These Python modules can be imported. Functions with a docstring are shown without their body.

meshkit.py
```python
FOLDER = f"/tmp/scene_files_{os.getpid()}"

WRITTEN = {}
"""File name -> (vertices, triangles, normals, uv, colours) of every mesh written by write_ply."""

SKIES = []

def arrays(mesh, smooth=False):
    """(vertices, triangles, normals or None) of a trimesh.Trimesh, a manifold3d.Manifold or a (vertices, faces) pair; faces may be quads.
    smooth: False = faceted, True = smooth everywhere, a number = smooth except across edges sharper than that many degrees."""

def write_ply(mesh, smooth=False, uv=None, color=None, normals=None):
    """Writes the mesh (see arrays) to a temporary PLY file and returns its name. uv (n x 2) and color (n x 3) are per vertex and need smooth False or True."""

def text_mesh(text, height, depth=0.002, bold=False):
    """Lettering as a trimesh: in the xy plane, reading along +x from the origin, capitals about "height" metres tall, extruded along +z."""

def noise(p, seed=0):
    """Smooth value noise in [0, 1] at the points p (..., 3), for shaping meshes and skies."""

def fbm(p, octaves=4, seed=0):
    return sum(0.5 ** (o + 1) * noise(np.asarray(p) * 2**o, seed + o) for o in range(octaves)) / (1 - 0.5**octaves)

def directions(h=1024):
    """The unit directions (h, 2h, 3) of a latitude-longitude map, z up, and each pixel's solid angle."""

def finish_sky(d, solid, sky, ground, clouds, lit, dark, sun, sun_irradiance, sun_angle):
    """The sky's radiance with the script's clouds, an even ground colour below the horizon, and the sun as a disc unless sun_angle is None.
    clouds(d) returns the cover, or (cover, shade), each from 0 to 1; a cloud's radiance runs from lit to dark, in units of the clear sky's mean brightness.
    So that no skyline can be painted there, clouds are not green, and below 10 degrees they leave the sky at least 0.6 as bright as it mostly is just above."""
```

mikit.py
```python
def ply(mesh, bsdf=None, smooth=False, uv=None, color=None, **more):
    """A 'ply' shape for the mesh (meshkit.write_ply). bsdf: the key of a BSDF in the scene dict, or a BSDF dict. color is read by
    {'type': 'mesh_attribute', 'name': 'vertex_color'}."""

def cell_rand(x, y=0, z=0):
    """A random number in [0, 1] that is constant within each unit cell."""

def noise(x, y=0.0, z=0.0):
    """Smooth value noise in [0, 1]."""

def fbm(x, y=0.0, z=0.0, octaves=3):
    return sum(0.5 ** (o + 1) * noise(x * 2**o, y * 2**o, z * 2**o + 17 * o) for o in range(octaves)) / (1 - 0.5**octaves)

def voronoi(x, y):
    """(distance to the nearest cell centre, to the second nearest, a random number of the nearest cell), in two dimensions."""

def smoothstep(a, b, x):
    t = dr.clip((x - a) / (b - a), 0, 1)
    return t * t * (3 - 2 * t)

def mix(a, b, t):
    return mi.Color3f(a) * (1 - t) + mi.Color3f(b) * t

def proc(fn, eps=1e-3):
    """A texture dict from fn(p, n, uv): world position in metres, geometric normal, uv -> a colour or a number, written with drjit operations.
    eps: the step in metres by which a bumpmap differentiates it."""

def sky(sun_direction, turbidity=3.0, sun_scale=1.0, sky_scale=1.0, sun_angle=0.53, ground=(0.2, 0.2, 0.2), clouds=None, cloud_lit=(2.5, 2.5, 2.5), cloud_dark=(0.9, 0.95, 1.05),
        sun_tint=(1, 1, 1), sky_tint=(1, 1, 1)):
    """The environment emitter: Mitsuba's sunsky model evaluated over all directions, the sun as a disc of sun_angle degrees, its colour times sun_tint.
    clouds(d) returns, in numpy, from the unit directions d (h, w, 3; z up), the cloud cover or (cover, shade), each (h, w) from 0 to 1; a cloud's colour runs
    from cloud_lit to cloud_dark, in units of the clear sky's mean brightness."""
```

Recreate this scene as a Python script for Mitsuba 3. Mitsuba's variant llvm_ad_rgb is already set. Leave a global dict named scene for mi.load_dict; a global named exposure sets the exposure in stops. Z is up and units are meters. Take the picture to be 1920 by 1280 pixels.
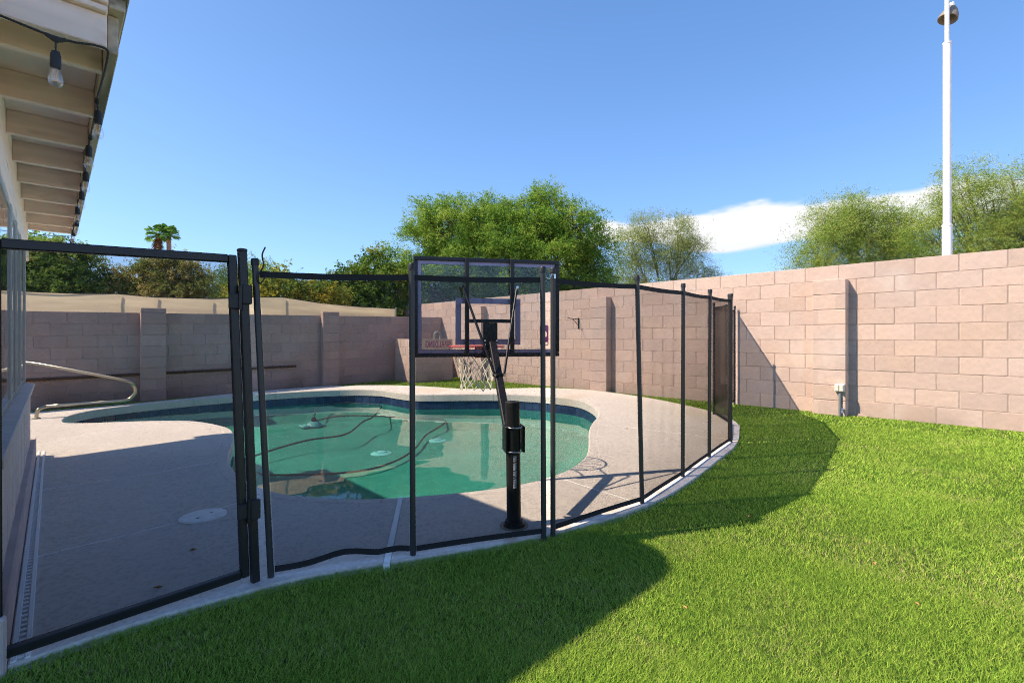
import math, random
import numpy as np, trimesh, shapely
import mitsuba as mi, drjit as dr
import mikit, meshkit
from mikit import proc, ply, noise, fbm, cell_rand, smoothstep, mix
from shapely.geometry import Polygon, LineString, Point, box as sbox
from shapely.ops import unary_union
T = mi.ScalarTransform4f
scene, labels = {}, {}
# ------------------------------------------------------------------ camera, sky, exposure
FWD = np.array([.6813, .7320])
scene['camera'] = dict(type='perspective', fov=2 * math.degrees(math.atan(960 / 925)), fov_axis='x', near_clip=.02, far_clip=2000.,
    principal_point_offset_y=.0042, to_world=T().look_at(origin=[0, 0, 1.10], target=[float(FWD[0]), float(FWD[1]), 1.10], up=[0, 0, 1]))
SUN = (-.75, .478, 1.0)
def clouds(d):
    az = np.degrees(np.arctan2(d[..., 0] * FWD[1] - d[..., 1] * FWD[0], d[..., 0] * FWD[0] + d[..., 1] * FWD[1]))
    el = np.degrees(np.arcsin(np.clip(d[..., 2], -1, 1)))
    q = np.stack([az / 9., el / 2.2 + az / 30, 0 * az], -1)
    n = meshkit.fbm(q + 3.3, 6, 5)
    wisp = meshkit.fbm(np.stack([az / 2.6, el / .55 - az / 6, 0 * az], -1), 4, 9)
    def sm(a, b, x):
        t = np.clip((x - a) / (b - a), 0, 1); return t * t * (3 - 2 * t)
    top = 13.3 + .9 * np.exp(-((az - 29) / 6.) ** 2) + .35 * np.sin(az / 2.9) + .25 * np.sin(az / 1.3)
    bot = 9.5 + 1.8 * (1 - sm(10, 21, az)) + .3 * np.sin(az / 2.1)
    band = sm(bot - .7, bot + .5, el) * (1 - sm(top - 1.7, top + .9, el)) * sm(7, 10.5, az) * (1 - sm(80, 120, az))
    cover = sm(.12, .66, n * .40 + wisp * .75 + band * (1.0 + .25 * (1 - sm(14, 20, az))) - .72) * sm(.02, .4, band)
    hi = 0 * cover
    return np.clip(np.maximum(cover, hi), 0, 1), np.clip(.35 - .35 * sm(9, 12.5, el), 0, 1)
scene['sky'] = mikit.sky(SUN, turbidity=3, clouds=clouds, cloud_lit=(1.95, 1.95, 1.97), cloud_dark=(1.4, 1.5, 1.65), sky_tint=(.85, .99, 1.15), sky_scale=.95, ground=(.22, .2, .17))
exposure = 2.62
# ------------------------------------------------------------------ helpers
rng = np.random.default_rng(7)
def g(x): return -.043 + .0186 * x            # the yard climbs gently towards the right-hand wall
def num(key):
    if key not in scene and key not in used: used.add(key); return key
    i = 1
    while f'{key}_{i:03d}' in used: i += 1
    used.add(f'{key}_{i:03d}'); return f'{key}_{i:03d}'
used = set()
def thing(name, label=None, cat=None, group=None, kind=None):
    k = num(name); labels[k] = {}
    if label: labels[k]['label'] = label
    if cat: labels[k]['category'] = cat
    if group: labels[k]['group'] = group
    if kind: labels[k]['kind'] = kind
    return k
def part(parent, name, mesh, mat, smooth=False, label=None, kind=None, color=None, w=None):
    k = num(f'{parent}__{name}' if parent else name)
    d = mesh if isinstance(mesh, dict) else ply(mesh, mat, smooth, color=color)
    scene[k] = {**d, 'bsdf': {'type': 'ref', 'id': mat}} if isinstance(mesh, dict) else d
    if w is not None: scene[k] = {**scene[k], 'to_world': w}
    if label or kind:
        labels[k] = {}
        if label: labels[k]['label'] = label
        if kind: labels[k]['kind'] = kind
    return k
def single(name, mesh, mat, label, cat=None, smooth=False, group=None, kind=None, color=None):
    k = thing(name, label, cat, group, kind); scene[k] = ply(mesh, mat, smooth, color=color); return k
cat_ = lambda ms: trimesh.util.concatenate([m if isinstance(m, trimesh.Trimesh) else tm(*m) for m in ms])
def tm(v, f):
    f = np.asarray(f); v = np.asarray(v, float)
    if f.shape[1] == 4: f = np.vstack([f[:, [0, 1, 2]], f[:, [0, 2, 3]]])
    return trimesh.Trimesh(v, f, process=False)
def cbox(x0, x1, y0, y1, z0, z1, c=.004):
    c = min(c, .45 * min(x1 - x0, y1 - y0, z1 - z0)); P = []
    for a in (x0, x1):
        for b in (y0, y1):
            for d in (z0, z1):
                A = a + (c if a == x0 else -c); B = b + (c if b == y0 else -c); D = d + (c if d == z0 else -c)
                P += [(a, B, D), (A, b, D), (A, B, d)]
    return trimesh.convex.convex_hull(np.array(P))
def tube(pts, r, sides=8, caps=True):
    p = np.asarray(pts, float); n = len(p); r = np.broadcast_to(r, (n,))
    t = np.gradient(p, axis=0); t /= np.linalg.norm(t, axis=1, keepdims=True) + 1e-12
    a = np.cross(t[0], [0, 0, 1.]) if abs(t[0][2]) < .9 else np.cross(t[0], [1., 0, 0]); a /= np.linalg.norm(a)
    ang = np.arange(sides) * 2 * np.pi / sides; V = []
    for i in range(n):
        a = a - t[i] * np.dot(a, t[i]); a /= np.linalg.norm(a) + 1e-12
        b = np.cross(t[i], a); V.append(p[i] + r[i] * (np.cos(ang)[:, None] * a + np.sin(ang)[:, None] * b))
    V = np.vstack(V); F = []
    for i in range(n - 1):
        for j in range(sides):
            k = (j + 1) % sides; F += [(i * sides + j, i * sides + k, (i + 1) * sides + k), (i * sides + j, (i + 1) * sides + k, (i + 1) * sides + j)]
    if caps:
        V = np.vstack([V, p[:1], p[-1:]]); m = n * sides
        for j in range(sides):
            k = (j + 1) % sides; F += [(m, k, j), (m + 1, (n - 1) * sides + j, (n - 1) * sides + k)]
    return trimesh.Trimesh(V, np.array(F), process=False)
def spline(pts, n=8, closed=False):
    p = np.asarray(pts, float); m = len(p); out = []
    for i in range(m if closed else m - 1):
        if closed: a, b, c, d = p[(i - 1) % m], p[i], p[(i + 1) % m], p[(i + 2) % m]
        else: a, b, c, d = p[max(i - 1, 0)], p[i], p[i + 1], p[min(i + 2, m - 1)]
        for s in np.arange(n) / n:
            out.append(.5 * (2 * b + (c - a) * s + (2 * a - 5 * b + 4 * c - d) * s * s + (3 * b - a - 3 * c + d) * s ** 3))
    if not closed: out.append(p[-1])
    return np.array(out)
def lathe(prof, n=24, c=(0, 0, 0)):
    prof = np.asarray(prof, float); ang = np.arange(n) * 2 * np.pi / n
    V = np.stack([prof[:, None, 0] * np.cos(ang), prof[:, None, 0] * np.sin(ang), np.repeat(prof[:, 1:], n, 1)], -1).reshape(-1, 3) + np.asarray(c)
    F = []
    for i in range(len(prof) - 1):
        for j in range(n):
            k = (j + 1) % n; F += [(i * n + j, i * n + k, (i + 1) * n + k), (i * n + j, (i + 1) * n + k, (i + 1) * n + j)]
    return trimesh.Trimesh(V, np.array(F), process=False)
def beam(p, q, w, h, up=(0, 0, 1), c=.002):
    """A bar of section w (sideways) x h (up) from p to q."""
    p, q = np.asarray(p, float), np.asarray(q, float); L = np.linalg.norm(q - p); x = (q - p) / L
    y = np.cross(up, x); y /= np.linalg.norm(y); z = np.cross(x, y)
    m = cbox(0, L, -w / 2, w / 2, -h / 2, h / 2, c); M = np.eye(4); M[:3, 0], M[:3, 1], M[:3, 2], M[:3, 3] = x, y, z, p
    m.apply_transform(M); return m
def extrude(poly, h):
    return cat_([trimesh.creation.extrude_polygon(q, h, engine='earcut') for q in getattr(poly, 'geoms', [poly]) if q.area > 1e-5])
def tilt(m, dz=0):
    m.vertices[:, 2] += g(m.vertices[:, 0]) + dz; return m
# ------------------------------------------------------------------ materials
def rgb(*c): return {'type': 'rgb', 'value': list(c)}
def mat(name, color, rough=.6, spec=.5, metal=0., bump=None, two=True, **kw):
    b = {'type': 'principled', 'base_color': color if isinstance(color, dict) else rgb(*color), 'roughness': rough, 'specular': spec, 'metallic': metal, **kw}
    if bump: b = {'type': 'bumpmap', 'arbitrary': bump[0], 'scale': bump[1], 'bsdf': b}
    scene[name] = {'type': 'twosided', 'bsdf': b} if two else b
def f_block(p, n, uv):
    u = dr.select(dr.abs(n.x) > .6, p.y, p.x); zz = p.z - dr.select(dr.abs(n.x) > .6, 0., .0167 * p.x)
    side = dr.abs(n.x) > .6
    row = dr.floor((zz + dr.select(side, -.068, .070)) / .2032); col = dr.floor((u + dr.select(side, -.055, .03)) / .4064 + .5 * (row - 2 * dr.floor(row / 2)))
    r = cell_rand(col, row, 3); r2 = cell_rand(col, row, 8)
    big = fbm(p.x * 1.7, p.y * 1.7, p.z * 2.3); fine = noise(p.x * 160, p.y * 160, p.z * 160); mid = fbm(p.x * 24, p.y * 24, p.z * 24)
    pit = smoothstep(.84, .92, noise(p.x * 110 + 9, p.y * 110, p.z * 110))
    c = mix((.455, .355, .32), (.485, .36, .30), dr.clip(r2 * .45 + (big - .4) * 1.5, 0, 1))
    c = c * (.90 + .16 * r) * (.84 + .14 * fine + .20 * mid) * (1 - .28 * pit)
    st = smoothstep(.52, .75, fbm(p.x * 1.3 + 7, p.y * 1.3, p.z * .5)) * (1 - smoothstep(.1, .55, p.z + .25 * noise(p.x * 3, p.y * 3)))
    ef = smoothstep(.56, .78, fbm(p.x * 1.6 + 2, p.y * 1.6, p.z * 1.1 + 5)) * noise(p.x * 14, p.y * 14, p.z * 5)
    c = mix(c, mi.Color3f(.56, .51, .48), ef * .5)
    return mix(c, mi.Color3f(.16, .12, .10), st * .55)
mat('block', proc(f_block), .95, .15)
mat('block_shade', proc(lambda p, n, uv: f_block(p, n, uv) * mi.Color3f(.86, .80, .80)), .95, .15)  # same block, tinted darker: shade of the back wall put into the colour
mat('mortar', proc(lambda p, n, uv: mi.Color3f(.40, .31, .275) * (.75 + .3 * fbm(p.x * 30, p.y * 30, p.z * 30))), .95, .1)
def f_deck(p, n, uv):
    f = noise(p.x * 70, p.y * 70, p.z * 70); m = fbm(p.x * 22, p.y * 22); b = fbm(p.x * 1.1, p.y * 1.1 + 4)
    c = mix((.50, .455, .41), (.575, .53, .485), b) * (.80 + .16 * smoothstep(.15, .6, f) + .13 * m)
    rust = smoothstep(.55, .78, fbm(p.x * .9 + 3.1, p.y * .9)) * smoothstep(4.2, 5.5, p.x)
    return mix(c, mi.Color3f(.48, .38, .27), rust * .5)
mat('deck', proc(f_deck), .9, .2)
mat('curb', proc(lambda p, n, uv: mix((.55, .51, .485), (.36, .29, .24), .7 * smoothstep(.5, .8, fbm(p.x * 7, p.y * 7 + 2))) * (.76 + .22 * noise(p.x * 80, p.y * 80) + .2 * fbm(p.x * 9, p.y * 9))), .9, .2)
mat('joint', (.82, .81, .79), .9, .2)
def f_plaster(p, n, uv):
    b = fbm(p.x * .9, p.y * .9); f = fbm(p.x * 14, p.y * 14)
    return mix((.018, .205, .155), (.055, .33, .25), b) * (.85 + .25 * f)
mat('plaster', proc(f_plaster), .8, .1)
mat('tile', proc(lambda p, n, uv: mix((.010, .020, .060), (.03, .055, .13), noise(p.x * 13, p.y * 13, p.z * 13))), .12, .6)
mat('grout', (.25, .27, .30), .8)
scene['water_bsdf'] = {'type': 'thindielectric', 'int_ior': 1.23, 'ext_ior': 1.0}
scene['pane_bsdf'] = {'type': 'thindielectric', 'int_ior': 1.5, 'ext_ior': 1.0}
scene['acrylic_bsdf'] = {'type': 'thindielectric', 'int_ior': 1.4, 'ext_ior': 1.0}
mat('turf_soil', proc(lambda p, n, uv: mix((.025, .055, .010), (.05, .085, .015), noise(p.x * 60, p.y * 60)) * (.7 + .6 * fbm(p.x * 2, p.y * 2))), .95, .1)
scene['blade'] = {'type': 'principledthin', 'base_color': {'type': 'mesh_attribute', 'name': 'vertex_color'}, 'roughness': .55, 'diff_trans': .55, 'spec_trans': 0.0}
scene['leaf'] = {'type': 'principledthin', 'base_color': {'type': 'mesh_attribute', 'name': 'vertex_color'}, 'roughness': .55, 'diff_trans': .75, 'spec_trans': 0.0}
mat('dirt', proc(lambda p, n, uv: mi.Color3f(.30, .23, .16) * (.7 + .5 * fbm(p.x * .8, p.y * .8))), .95, .1)
mat('black_metal', (.0095, .0095, .0115), .42, .5)
mat('pole_black', (.020, .020, .022), .38, .5)
mat('post_grey', (.030, .031, .035), .38, .5)
mat('mesh_cord', (.022, .022, .025), .6, .3)
mat('binding', (.016, .016, .018), .75, .3)
mat('chrome', (.75, .76, .78), .22, .5, 1.)
mat('steel_rail', (.46, .41, .32), .36, .5, 1.)
def f_paint(p, n, uv):
    gr = fbm(p.x * 3, p.y * 3, p.z * 26); w = smoothstep(.62, .8, fbm(p.x * 6 + 2, p.y * 2.2, p.z * 9))
    c = mi.Color3f(.83, .69, .62) * (.84 + .26 * gr)
    return mix(c, mi.Color3f(.33, .26, .20), w * .35)
mat('cream_paint', proc(f_paint), .7, .3)
mat('weathered', proc(lambda p, n, uv: mix((.50, .43, .34), (.24, .21, .16), smoothstep(.35, .7, fbm(p.x * 20, p.y * 2.5, p.z * 20)))), .85, .15)
mat('siding_paint', proc(lambda p, n, uv: mi.Color3f(.64, .55, .49) * (.78 + .3 * fbm(p.x * 5, p.y * 22, p.z * 2.5))), .75, .3)
mat('ledge_conc', proc(lambda p, n, uv: mi.Color3f(.52, .43, .40) * (.72 + .35 * fbm(p.x * 11, p.y * 6, p.z * 11))), .85, .2)
mat('shingle', (.22, .19, .16), .9, .2)
mat('aluminium', (.34, .35, .34), .45, .5, .3)
mat('window_post', (.44, .42, .38), .6, .4)
mat('white_plastic', (.72, .73, .72), .45, .5)
mat('dark_hole', (.02, .02, .02), .9)
mat('room', (.25, .23, .21), .9)
mat('lid_plastic', proc(lambda p, n, uv: mi.Color3f(.84, .84, .81) * (.82 + .25 * fbm(p.x * 25, p.y * 25))), .6, .3)
mat('black_rubber', (.02, .021, .024), .5, .4)
scene['bulb_glass'] = {'type': 'thindielectric', 'int_ior': 1.75}
mat('filament', (.75, .42, .12), .5)
mat('lavender', (.31, .23, .37), .45, .5)
mat('magenta', (.58, .03, .20), .45, .5)
mat('rim_red', (.55, .10, .10), .4, .5)
mat('net_cord', (.80, .76, .62), .8, .2)
mat('lamp_white', (.78, .79, .80), .4, .5)
mat('lamp_bronze', (.22, .19, .15), .5, .5)
mat('sticker', proc(lambda p, n, uv: mix((.10, .10, .12), (.78, .78, .80), smoothstep(.32, .5, noise(p.x * 60, p.y * 60, p.z * 150)))), .4, .5)
mat('conduit', (.22, .24, .26), .4, .5, .3)
mat('outlet_plastic', (.62, .57, .52), .5, .5)
mat('rust_pipe', proc(lambda p, n, uv: mix((.07, .045, .035), (.14, .075, .05), noise(p.x * 8, p.y * 8, p.z * 30))), .8, .2)
mat('pvc_grey', (.20, .21, .21), .45, .5)
scene['fabric'] = {'type': 'principledthin', 'base_color': proc(lambda p, n, uv: mi.Color3f(.74, .64, .46) * (.80 + .3 * fbm(p.x * 2.5, p.y * 2, p.z * 14))), 'roughness': .8, 'diff_trans': 1.25, 'spec_trans': 0.0}
mat('bark', proc(lambda p, n, uv: mix((.10, .07, .05), (.20, .15, .11), fbm(p.x * 9, p.y * 9, p.z * 3))), .9, .1)
mat('palm_bark', (.32, .20, .14), .9, .1)
mat('cleaner_aqua', (.10, .42, .42), .4, .5)
mat('drain_aqua', (.16, .62, .58), .5, .5)
mat('hose_grey', (.02, .045, .045), .5, .4)
mat('dry_leaf', (.42, .24, .10), .8, .2)
mat('shadow_box_tan', (.55, .50, .42), .6, .3)  # for the added shadow-casting box on the roof
# ------------------------------------------------------------------ ground and terrain
single('ground', cat_([trimesh.creation.box(bounds=[[-300, -300, -1.3], [300, 300, -.75]])]), 'dirt', 'dry tan ground of the lots around the yard', kind='structure')
pool_pts = [(.11, 9.14), (.16, 9.75), (.42, 10.22), (.9, 10.47), (1.7, 10.57), (2.56, 10.55), (3.3, 10.40), (4.0, 10.15), (4.6, 9.76), (4.90, 9.25), (4.93, 8.62), (4.98, 8.1),
    (5.28, 7.72), (5.75, 7.28), (6.2, 6.72), (6.42, 6.05), (6.44, 5.35), (6.1, 4.75), (5.55, 4.2), (4.98, 3.86), (4.55, 3.58), (4.05, 3.19), (3.6, 2.87), (3.15, 2.69), (2.75, 2.66), (2.4, 2.74), (2.03, 2.92),
    (1.64, 3.18), (1.36, 3.5), (1.18, 3.9), (1.12, 4.5), (1.22, 5.25), (1.45, 6.05), (1.6, 6.75), (1.56, 7.3), (1.4, 7.85), (1.1, 8.22), (.72, 8.53), (.32, 8.82)]
pool_loop = spline(pool_pts, 7, True); pool = Polygon(pool_loop).buffer(0)
curb_line = [(-.116, 2.465), (.236, 2.475), (.716, 2.415), (.94, 2.36), (1.207, 2.245), (1.512, 2.11), (1.962, 1.935), (2.264, 1.85), (2.608, 1.785), (3.09, 1.765), (3.718, 1.84), (4.342, 1.95), (4.822, 2.035), (5.232, 2.155), (5.649, 2.32), (6.0, 2.47), (6.55, 2.85)]
deck_out = list(map(tuple, spline(curb_line, 6))) + list(map(tuple, spline([(6.55, 2.85), (7.0, 3.6), (7.45, 4.7), (7.66, 5.86), (7.55, 6.56), (7.2, 7.12), (6.72, 7.5), (6.17, 8.1), (5.95, 8.94), (5.7, 9.6), (5.2, 10.3), (4.35, 10.92), (2.98, 11.03), (1.73, 10.82), (1.0, 10.72), (.39, 10.7), (-.24, 10.75), (-2.0, 10.85)], 6)))[1:]
deck_poly = Polygon(deck_out + [(-2.0, 6.62), (-.116, 6.62)]).buffer(0)
house_fp = sbox(-6, 2.44, -.116, 6.62)
yard = sbox(-6, -6, 7.86, 11.28)
turf_poly = yard.difference(deck_poly).difference(house_fp)
sub = trimesh.creation.extrude_polygon(yard.difference(pool.buffer(.05)), .6, engine='earcut'); tilt(sub, -.72)
single('subsoil', sub, 'dirt', 'packed soil under the yard', kind='structure')
tb = extrude(turf_poly, .07); tilt(tb, -.105)
lawn = thing('lawn', 'bright green artificial lawn running from the curb to the block walls', kind='structure')
part(lawn, 'turf_backing', tb, 'turf_soil')
# blades
def blades():
    out, cols = [], []
    for lo, hi, dens, w, h, seg in ((0, 1.9, 66000, .0025, .021, 1), (1.9, 3.0, 42000, .0031, .021, 1), (3.0, 4.6, 19000, .0043, .022, 1), (4.6, 7.2, 8000, .0068, .023, 1), (7.2, 13.5, 2500, .012, .025, 1)):
        x0, x1, y0, y1 = -1.2, 7.83, -.9, 11.2
        n = int(dens * (min(x1, hi) - max(x0, -hi)) * (min(y1, hi) - max(y0, -hi)))
        P = np.stack([rng.uniform(max(x0, -hi), min(x1, hi), n), rng.uniform(max(y0, -hi), min(y1, hi), n)], 1)
        r = np.hypot(P[:, 0], P[:, 1]); fwd = P @ FWD; side = np.abs(P[:, 0] * FWD[1] - P[:, 1] * FWD[0])
        keep = (r >= lo) & (r < hi) & (fwd > .35) & (side < fwd * 1.25 + .6)
        P = P[keep]; P = P[shapely.contains_xy(turf_poly.buffer(.016), P[:, 0], P[:, 1])]
        n = len(P); a = rng.uniform(0, 2 * np.pi, n); lean = np.abs(rng.normal(0, .5, n)) * h + .004
        comb = meshkit.fbm(np.stack([P[:, 0] * .9, P[:, 1] * .9, 0 * a], 1), 3, 2) - .5
        la = rng.uniform(0, 2 * np.pi, n); L = np.stack([np.cos(la), np.sin(la)], 1) * lean[:, None] + np.stack([comb, -comb * .6], 1) * .02
        hh = h * rng.uniform(.65, 1.15, n); ww = w * rng.uniform(.7, 1.2, n)
        W = np.stack([np.cos(a), np.sin(a)], 1) * ww[:, None] / 2
        edge_ = np.clip(shapely.distance(shapely.points(P), deck_poly) / .15, 0, 1); zb = g(P[:, 0]) - .036 + .016 * (1 - edge_)
        patch = meshkit.fbm(np.stack([P[:, 0] * 3.1, P[:, 1] * 3.1, 0 * a], 1), 3, 6)
        k = rng.uniform(0, 1, n) + (patch - .5) * .5; C = np.where((k < .42)[:, None], [.21, .37, .05], np.where((k < .90)[:, None], [.36, .52, .085], np.where((k < .995)[:, None], [.48, .55, .13], [.45, .41, .20])))
        C = C * rng.uniform(.75, 1.2, (n, 1))
        base = np.column_stack([P, zb])
        z3 = lambda q, dz: np.column_stack([q, dz])
        tip = base + z3(L, hh)
        if seg == 2:
            mid = base + z3(L * .35, hh * .62)
            V = np.stack([base - z3(W, 0 * hh), base + z3(W, 0 * hh), mid - z3(W * .85, 0 * hh), mid + z3(W * .85, 0 * hh), tip], 1); F = np.array([[0, 1, 3], [0, 3, 2], [2, 3, 4]])
        else:
            V = np.stack([base - z3(W, 0 * hh), base + z3(W, 0 * hh), tip], 1); F = np.array([[0, 1, 2]])
        m = V.shape[1]; out.append((V.reshape(-1, 3), (np.arange(n)[:, None, None] * m + F).reshape(-1, 3))); cols.append(np.repeat(C, m, 0))
    off = np.cumsum([0] + [len(v) for v, _ in out])
    return (np.vstack([v for v, _ in out]), np.vstack([f + o for (_, f), o in zip(out, off)])), np.vstack(cols)
bm, bc = blades()
single('grass_blades', bm, 'blade', 'short green artificial grass blades of the lawn', 'grass', kind='stuff', color=bc)
# ------------------------------------------------------------------ pool deck, coping, tiles, basin, water
deck = thing('pool_deck', 'pale textured concrete deck around the kidney shaped pool', kind='structure')
inner = deck_poly.difference(pool.buffer(.10))
fence_curb = LineString(spline(curb_line, 6)).buffer(.085).intersection(inner)
joints = [[(-.2, 3.59), (.56, 3.64), (1.06, 3.81), (1.5, 4.0)], [(-.2, 5.17), (.6, 5.10), (1.5, 5.2)], [(-.3, 7.25), (.3, 7.75), (1.5, 8.3)], [(2.92, 2.8), (2.84, 1.7)], [(4.9, 3.9), (5.2, 2.0)], [(6.3, 5.4), (7.8, 5.1)],
    [(5.1, 7.6), (6.4, 8.4)], [(4.75, 9.6), (5.6, 10.3)], [(3.3, 10.3), (3.5, 11.2)], [(1.7, 10.4), (1.6, 11)], [(.3, 10.0), (-.4, 10.9)]]
jl = unary_union([LineString(j).buffer(.0075) for j in joints])
strip = LineString([(1.775, 3.05), (1.21, 2.215)])
slabs = inner.difference(fence_curb.buffer(.003)).difference(jl).difference(strip.buffer(.019, cap_style=2))
for q in sorted(slabs.geoms, key=lambda q: -q.area):
    if q.area > .01: part(deck, 'slab', tilt(extrude(q, .10), -.10), 'deck')
part(deck, 'joint_filler', tilt(extrude(jl.buffer(-.0004).intersection(inner), .03), -.0312), 'joint')
part(deck, 'curb', tilt(extrude(fence_curb.difference(strip.buffer(.019, cap_style=2)), .12), -.116), 'curb', label='lighter concrete curb strip under the pool fence')
part(deck, 'expansion_strip', tilt(extrude(strip.buffer(.0165, cap_style=2), .05), -.048), 'white_plastic', label='pale grey expansion strip running from pool to curb')
# coping: a profile swept along the pool, cut into lengths
loop = shapely.segmentize(LineString(np.vstack([pool_loop, pool_loop[:1]])), .08); Lp = np.array(loop.coords)[:-1]
tang = np.roll(Lp, -1, 0) - np.roll(Lp, 1, 0); tang /= np.linalg.norm(tang, axis=1, keepdims=True)
sgn = 1 if Polygon(Lp).exterior.is_ccw else -1
outn = np.stack([tang[:, 1], -tang[:, 0]], 1) * sgn
def sweep(i0, i1, prof, dz=0, trim=0.):
    """profile (outward offset, z) along the loop's points i0..i1"""
    idx = np.arange(i0, i1 + 1) % len(Lp); P, N = Lp[idx].copy(), outn[idx]
    if trim: P[0] += tang[idx[0]] * trim; P[-1] -= tang[idx[-1]] * trim
    m = len(prof); V = np.array([[[*(p + n * o), z + g(p[0]) + dz] for o, z in prof] for p, n in zip(P, N)]).reshape(-1, 3); F = []
    for i in range(len(idx) - 1):
        for j in range(m - 1): F.append((i * m + j, i * m + j + 1, (i + 1) * m + j + 1, (i + 1) * m + j))
    return tm(V, F if sgn > 0 else [q[::-1] for q in F])
cop = [(.10, -.05), (.10, 0), (.022, 0), (.010, -.003), (.003, -.010), (0, -.022), (0, -.128), (.05, -.128)]
nL = len(Lp); cuts = np.linspace(0, nL, 19).astype(int)
for a, b in zip(cuts[:-1], cuts[1:]): part(deck, 'coping', sweep(a, b, cop, trim=.002), 'deck', smooth=40)
poolk = thing('swimming_pool', 'kidney shaped pool basin with green tinted plaster and dark blue tile band', kind='structure')
part(poolk, 'grout_band', sweep(0, nL, [(.024, -.11), (.024, -.31)]), 'grout')
seglen = np.linalg.norm(np.roll(Lp, -1, 0) - Lp, axis=1); arc = np.concatenate([[0], np.cumsum(seglen)]); nt = int(arc[-1] / .155)
Lc = np.vstack([Lp, Lp[:1]])
tile = ply(cbox(-.0755, .0755, -.012, 0, -.151, 0, .002), 'tile')
for s in (np.arange(nt) + .5) * arc[-1] / nt:
    x, y = np.interp(s, arc, Lc[:, 0]), np.interp(s, arc, Lc[:, 1]); e = .05
    t = np.array([np.interp((s + e) % arc[-1], arc, Lc[:, 0]) - np.interp((s - e) % arc[-1], arc, Lc[:, 0]), np.interp((s + e) % arc[-1], arc, Lc[:, 1]) - np.interp((s - e) % arc[-1], arc, Lc[:, 1])])
    ang = math.degrees(math.atan2(t[1], t[0])); nn = np.array([t[1], -t[0]]) / np.hypot(*t) * sgn
    part(poolk, 'tile', tile, 'tile', w=T().translate([x + nn[0] * .014, y + nn[1] * .014, float(g(x)) - .131]).rotate([0, 0, 1], ang + (180 if sgn < 0 else 0)))
part(poolk, 'pool_wall', sweep(0, nL, [(.020, -.28), (.010, -.32), (.0, -.62)]), 'plaster', smooth=True)
xs, ys = np.arange(-.1, 6.7, .05), np.arange(2.45, 10.8, .05); GX, GY = np.meshgrid(xs, ys, indexing='ij')
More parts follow.
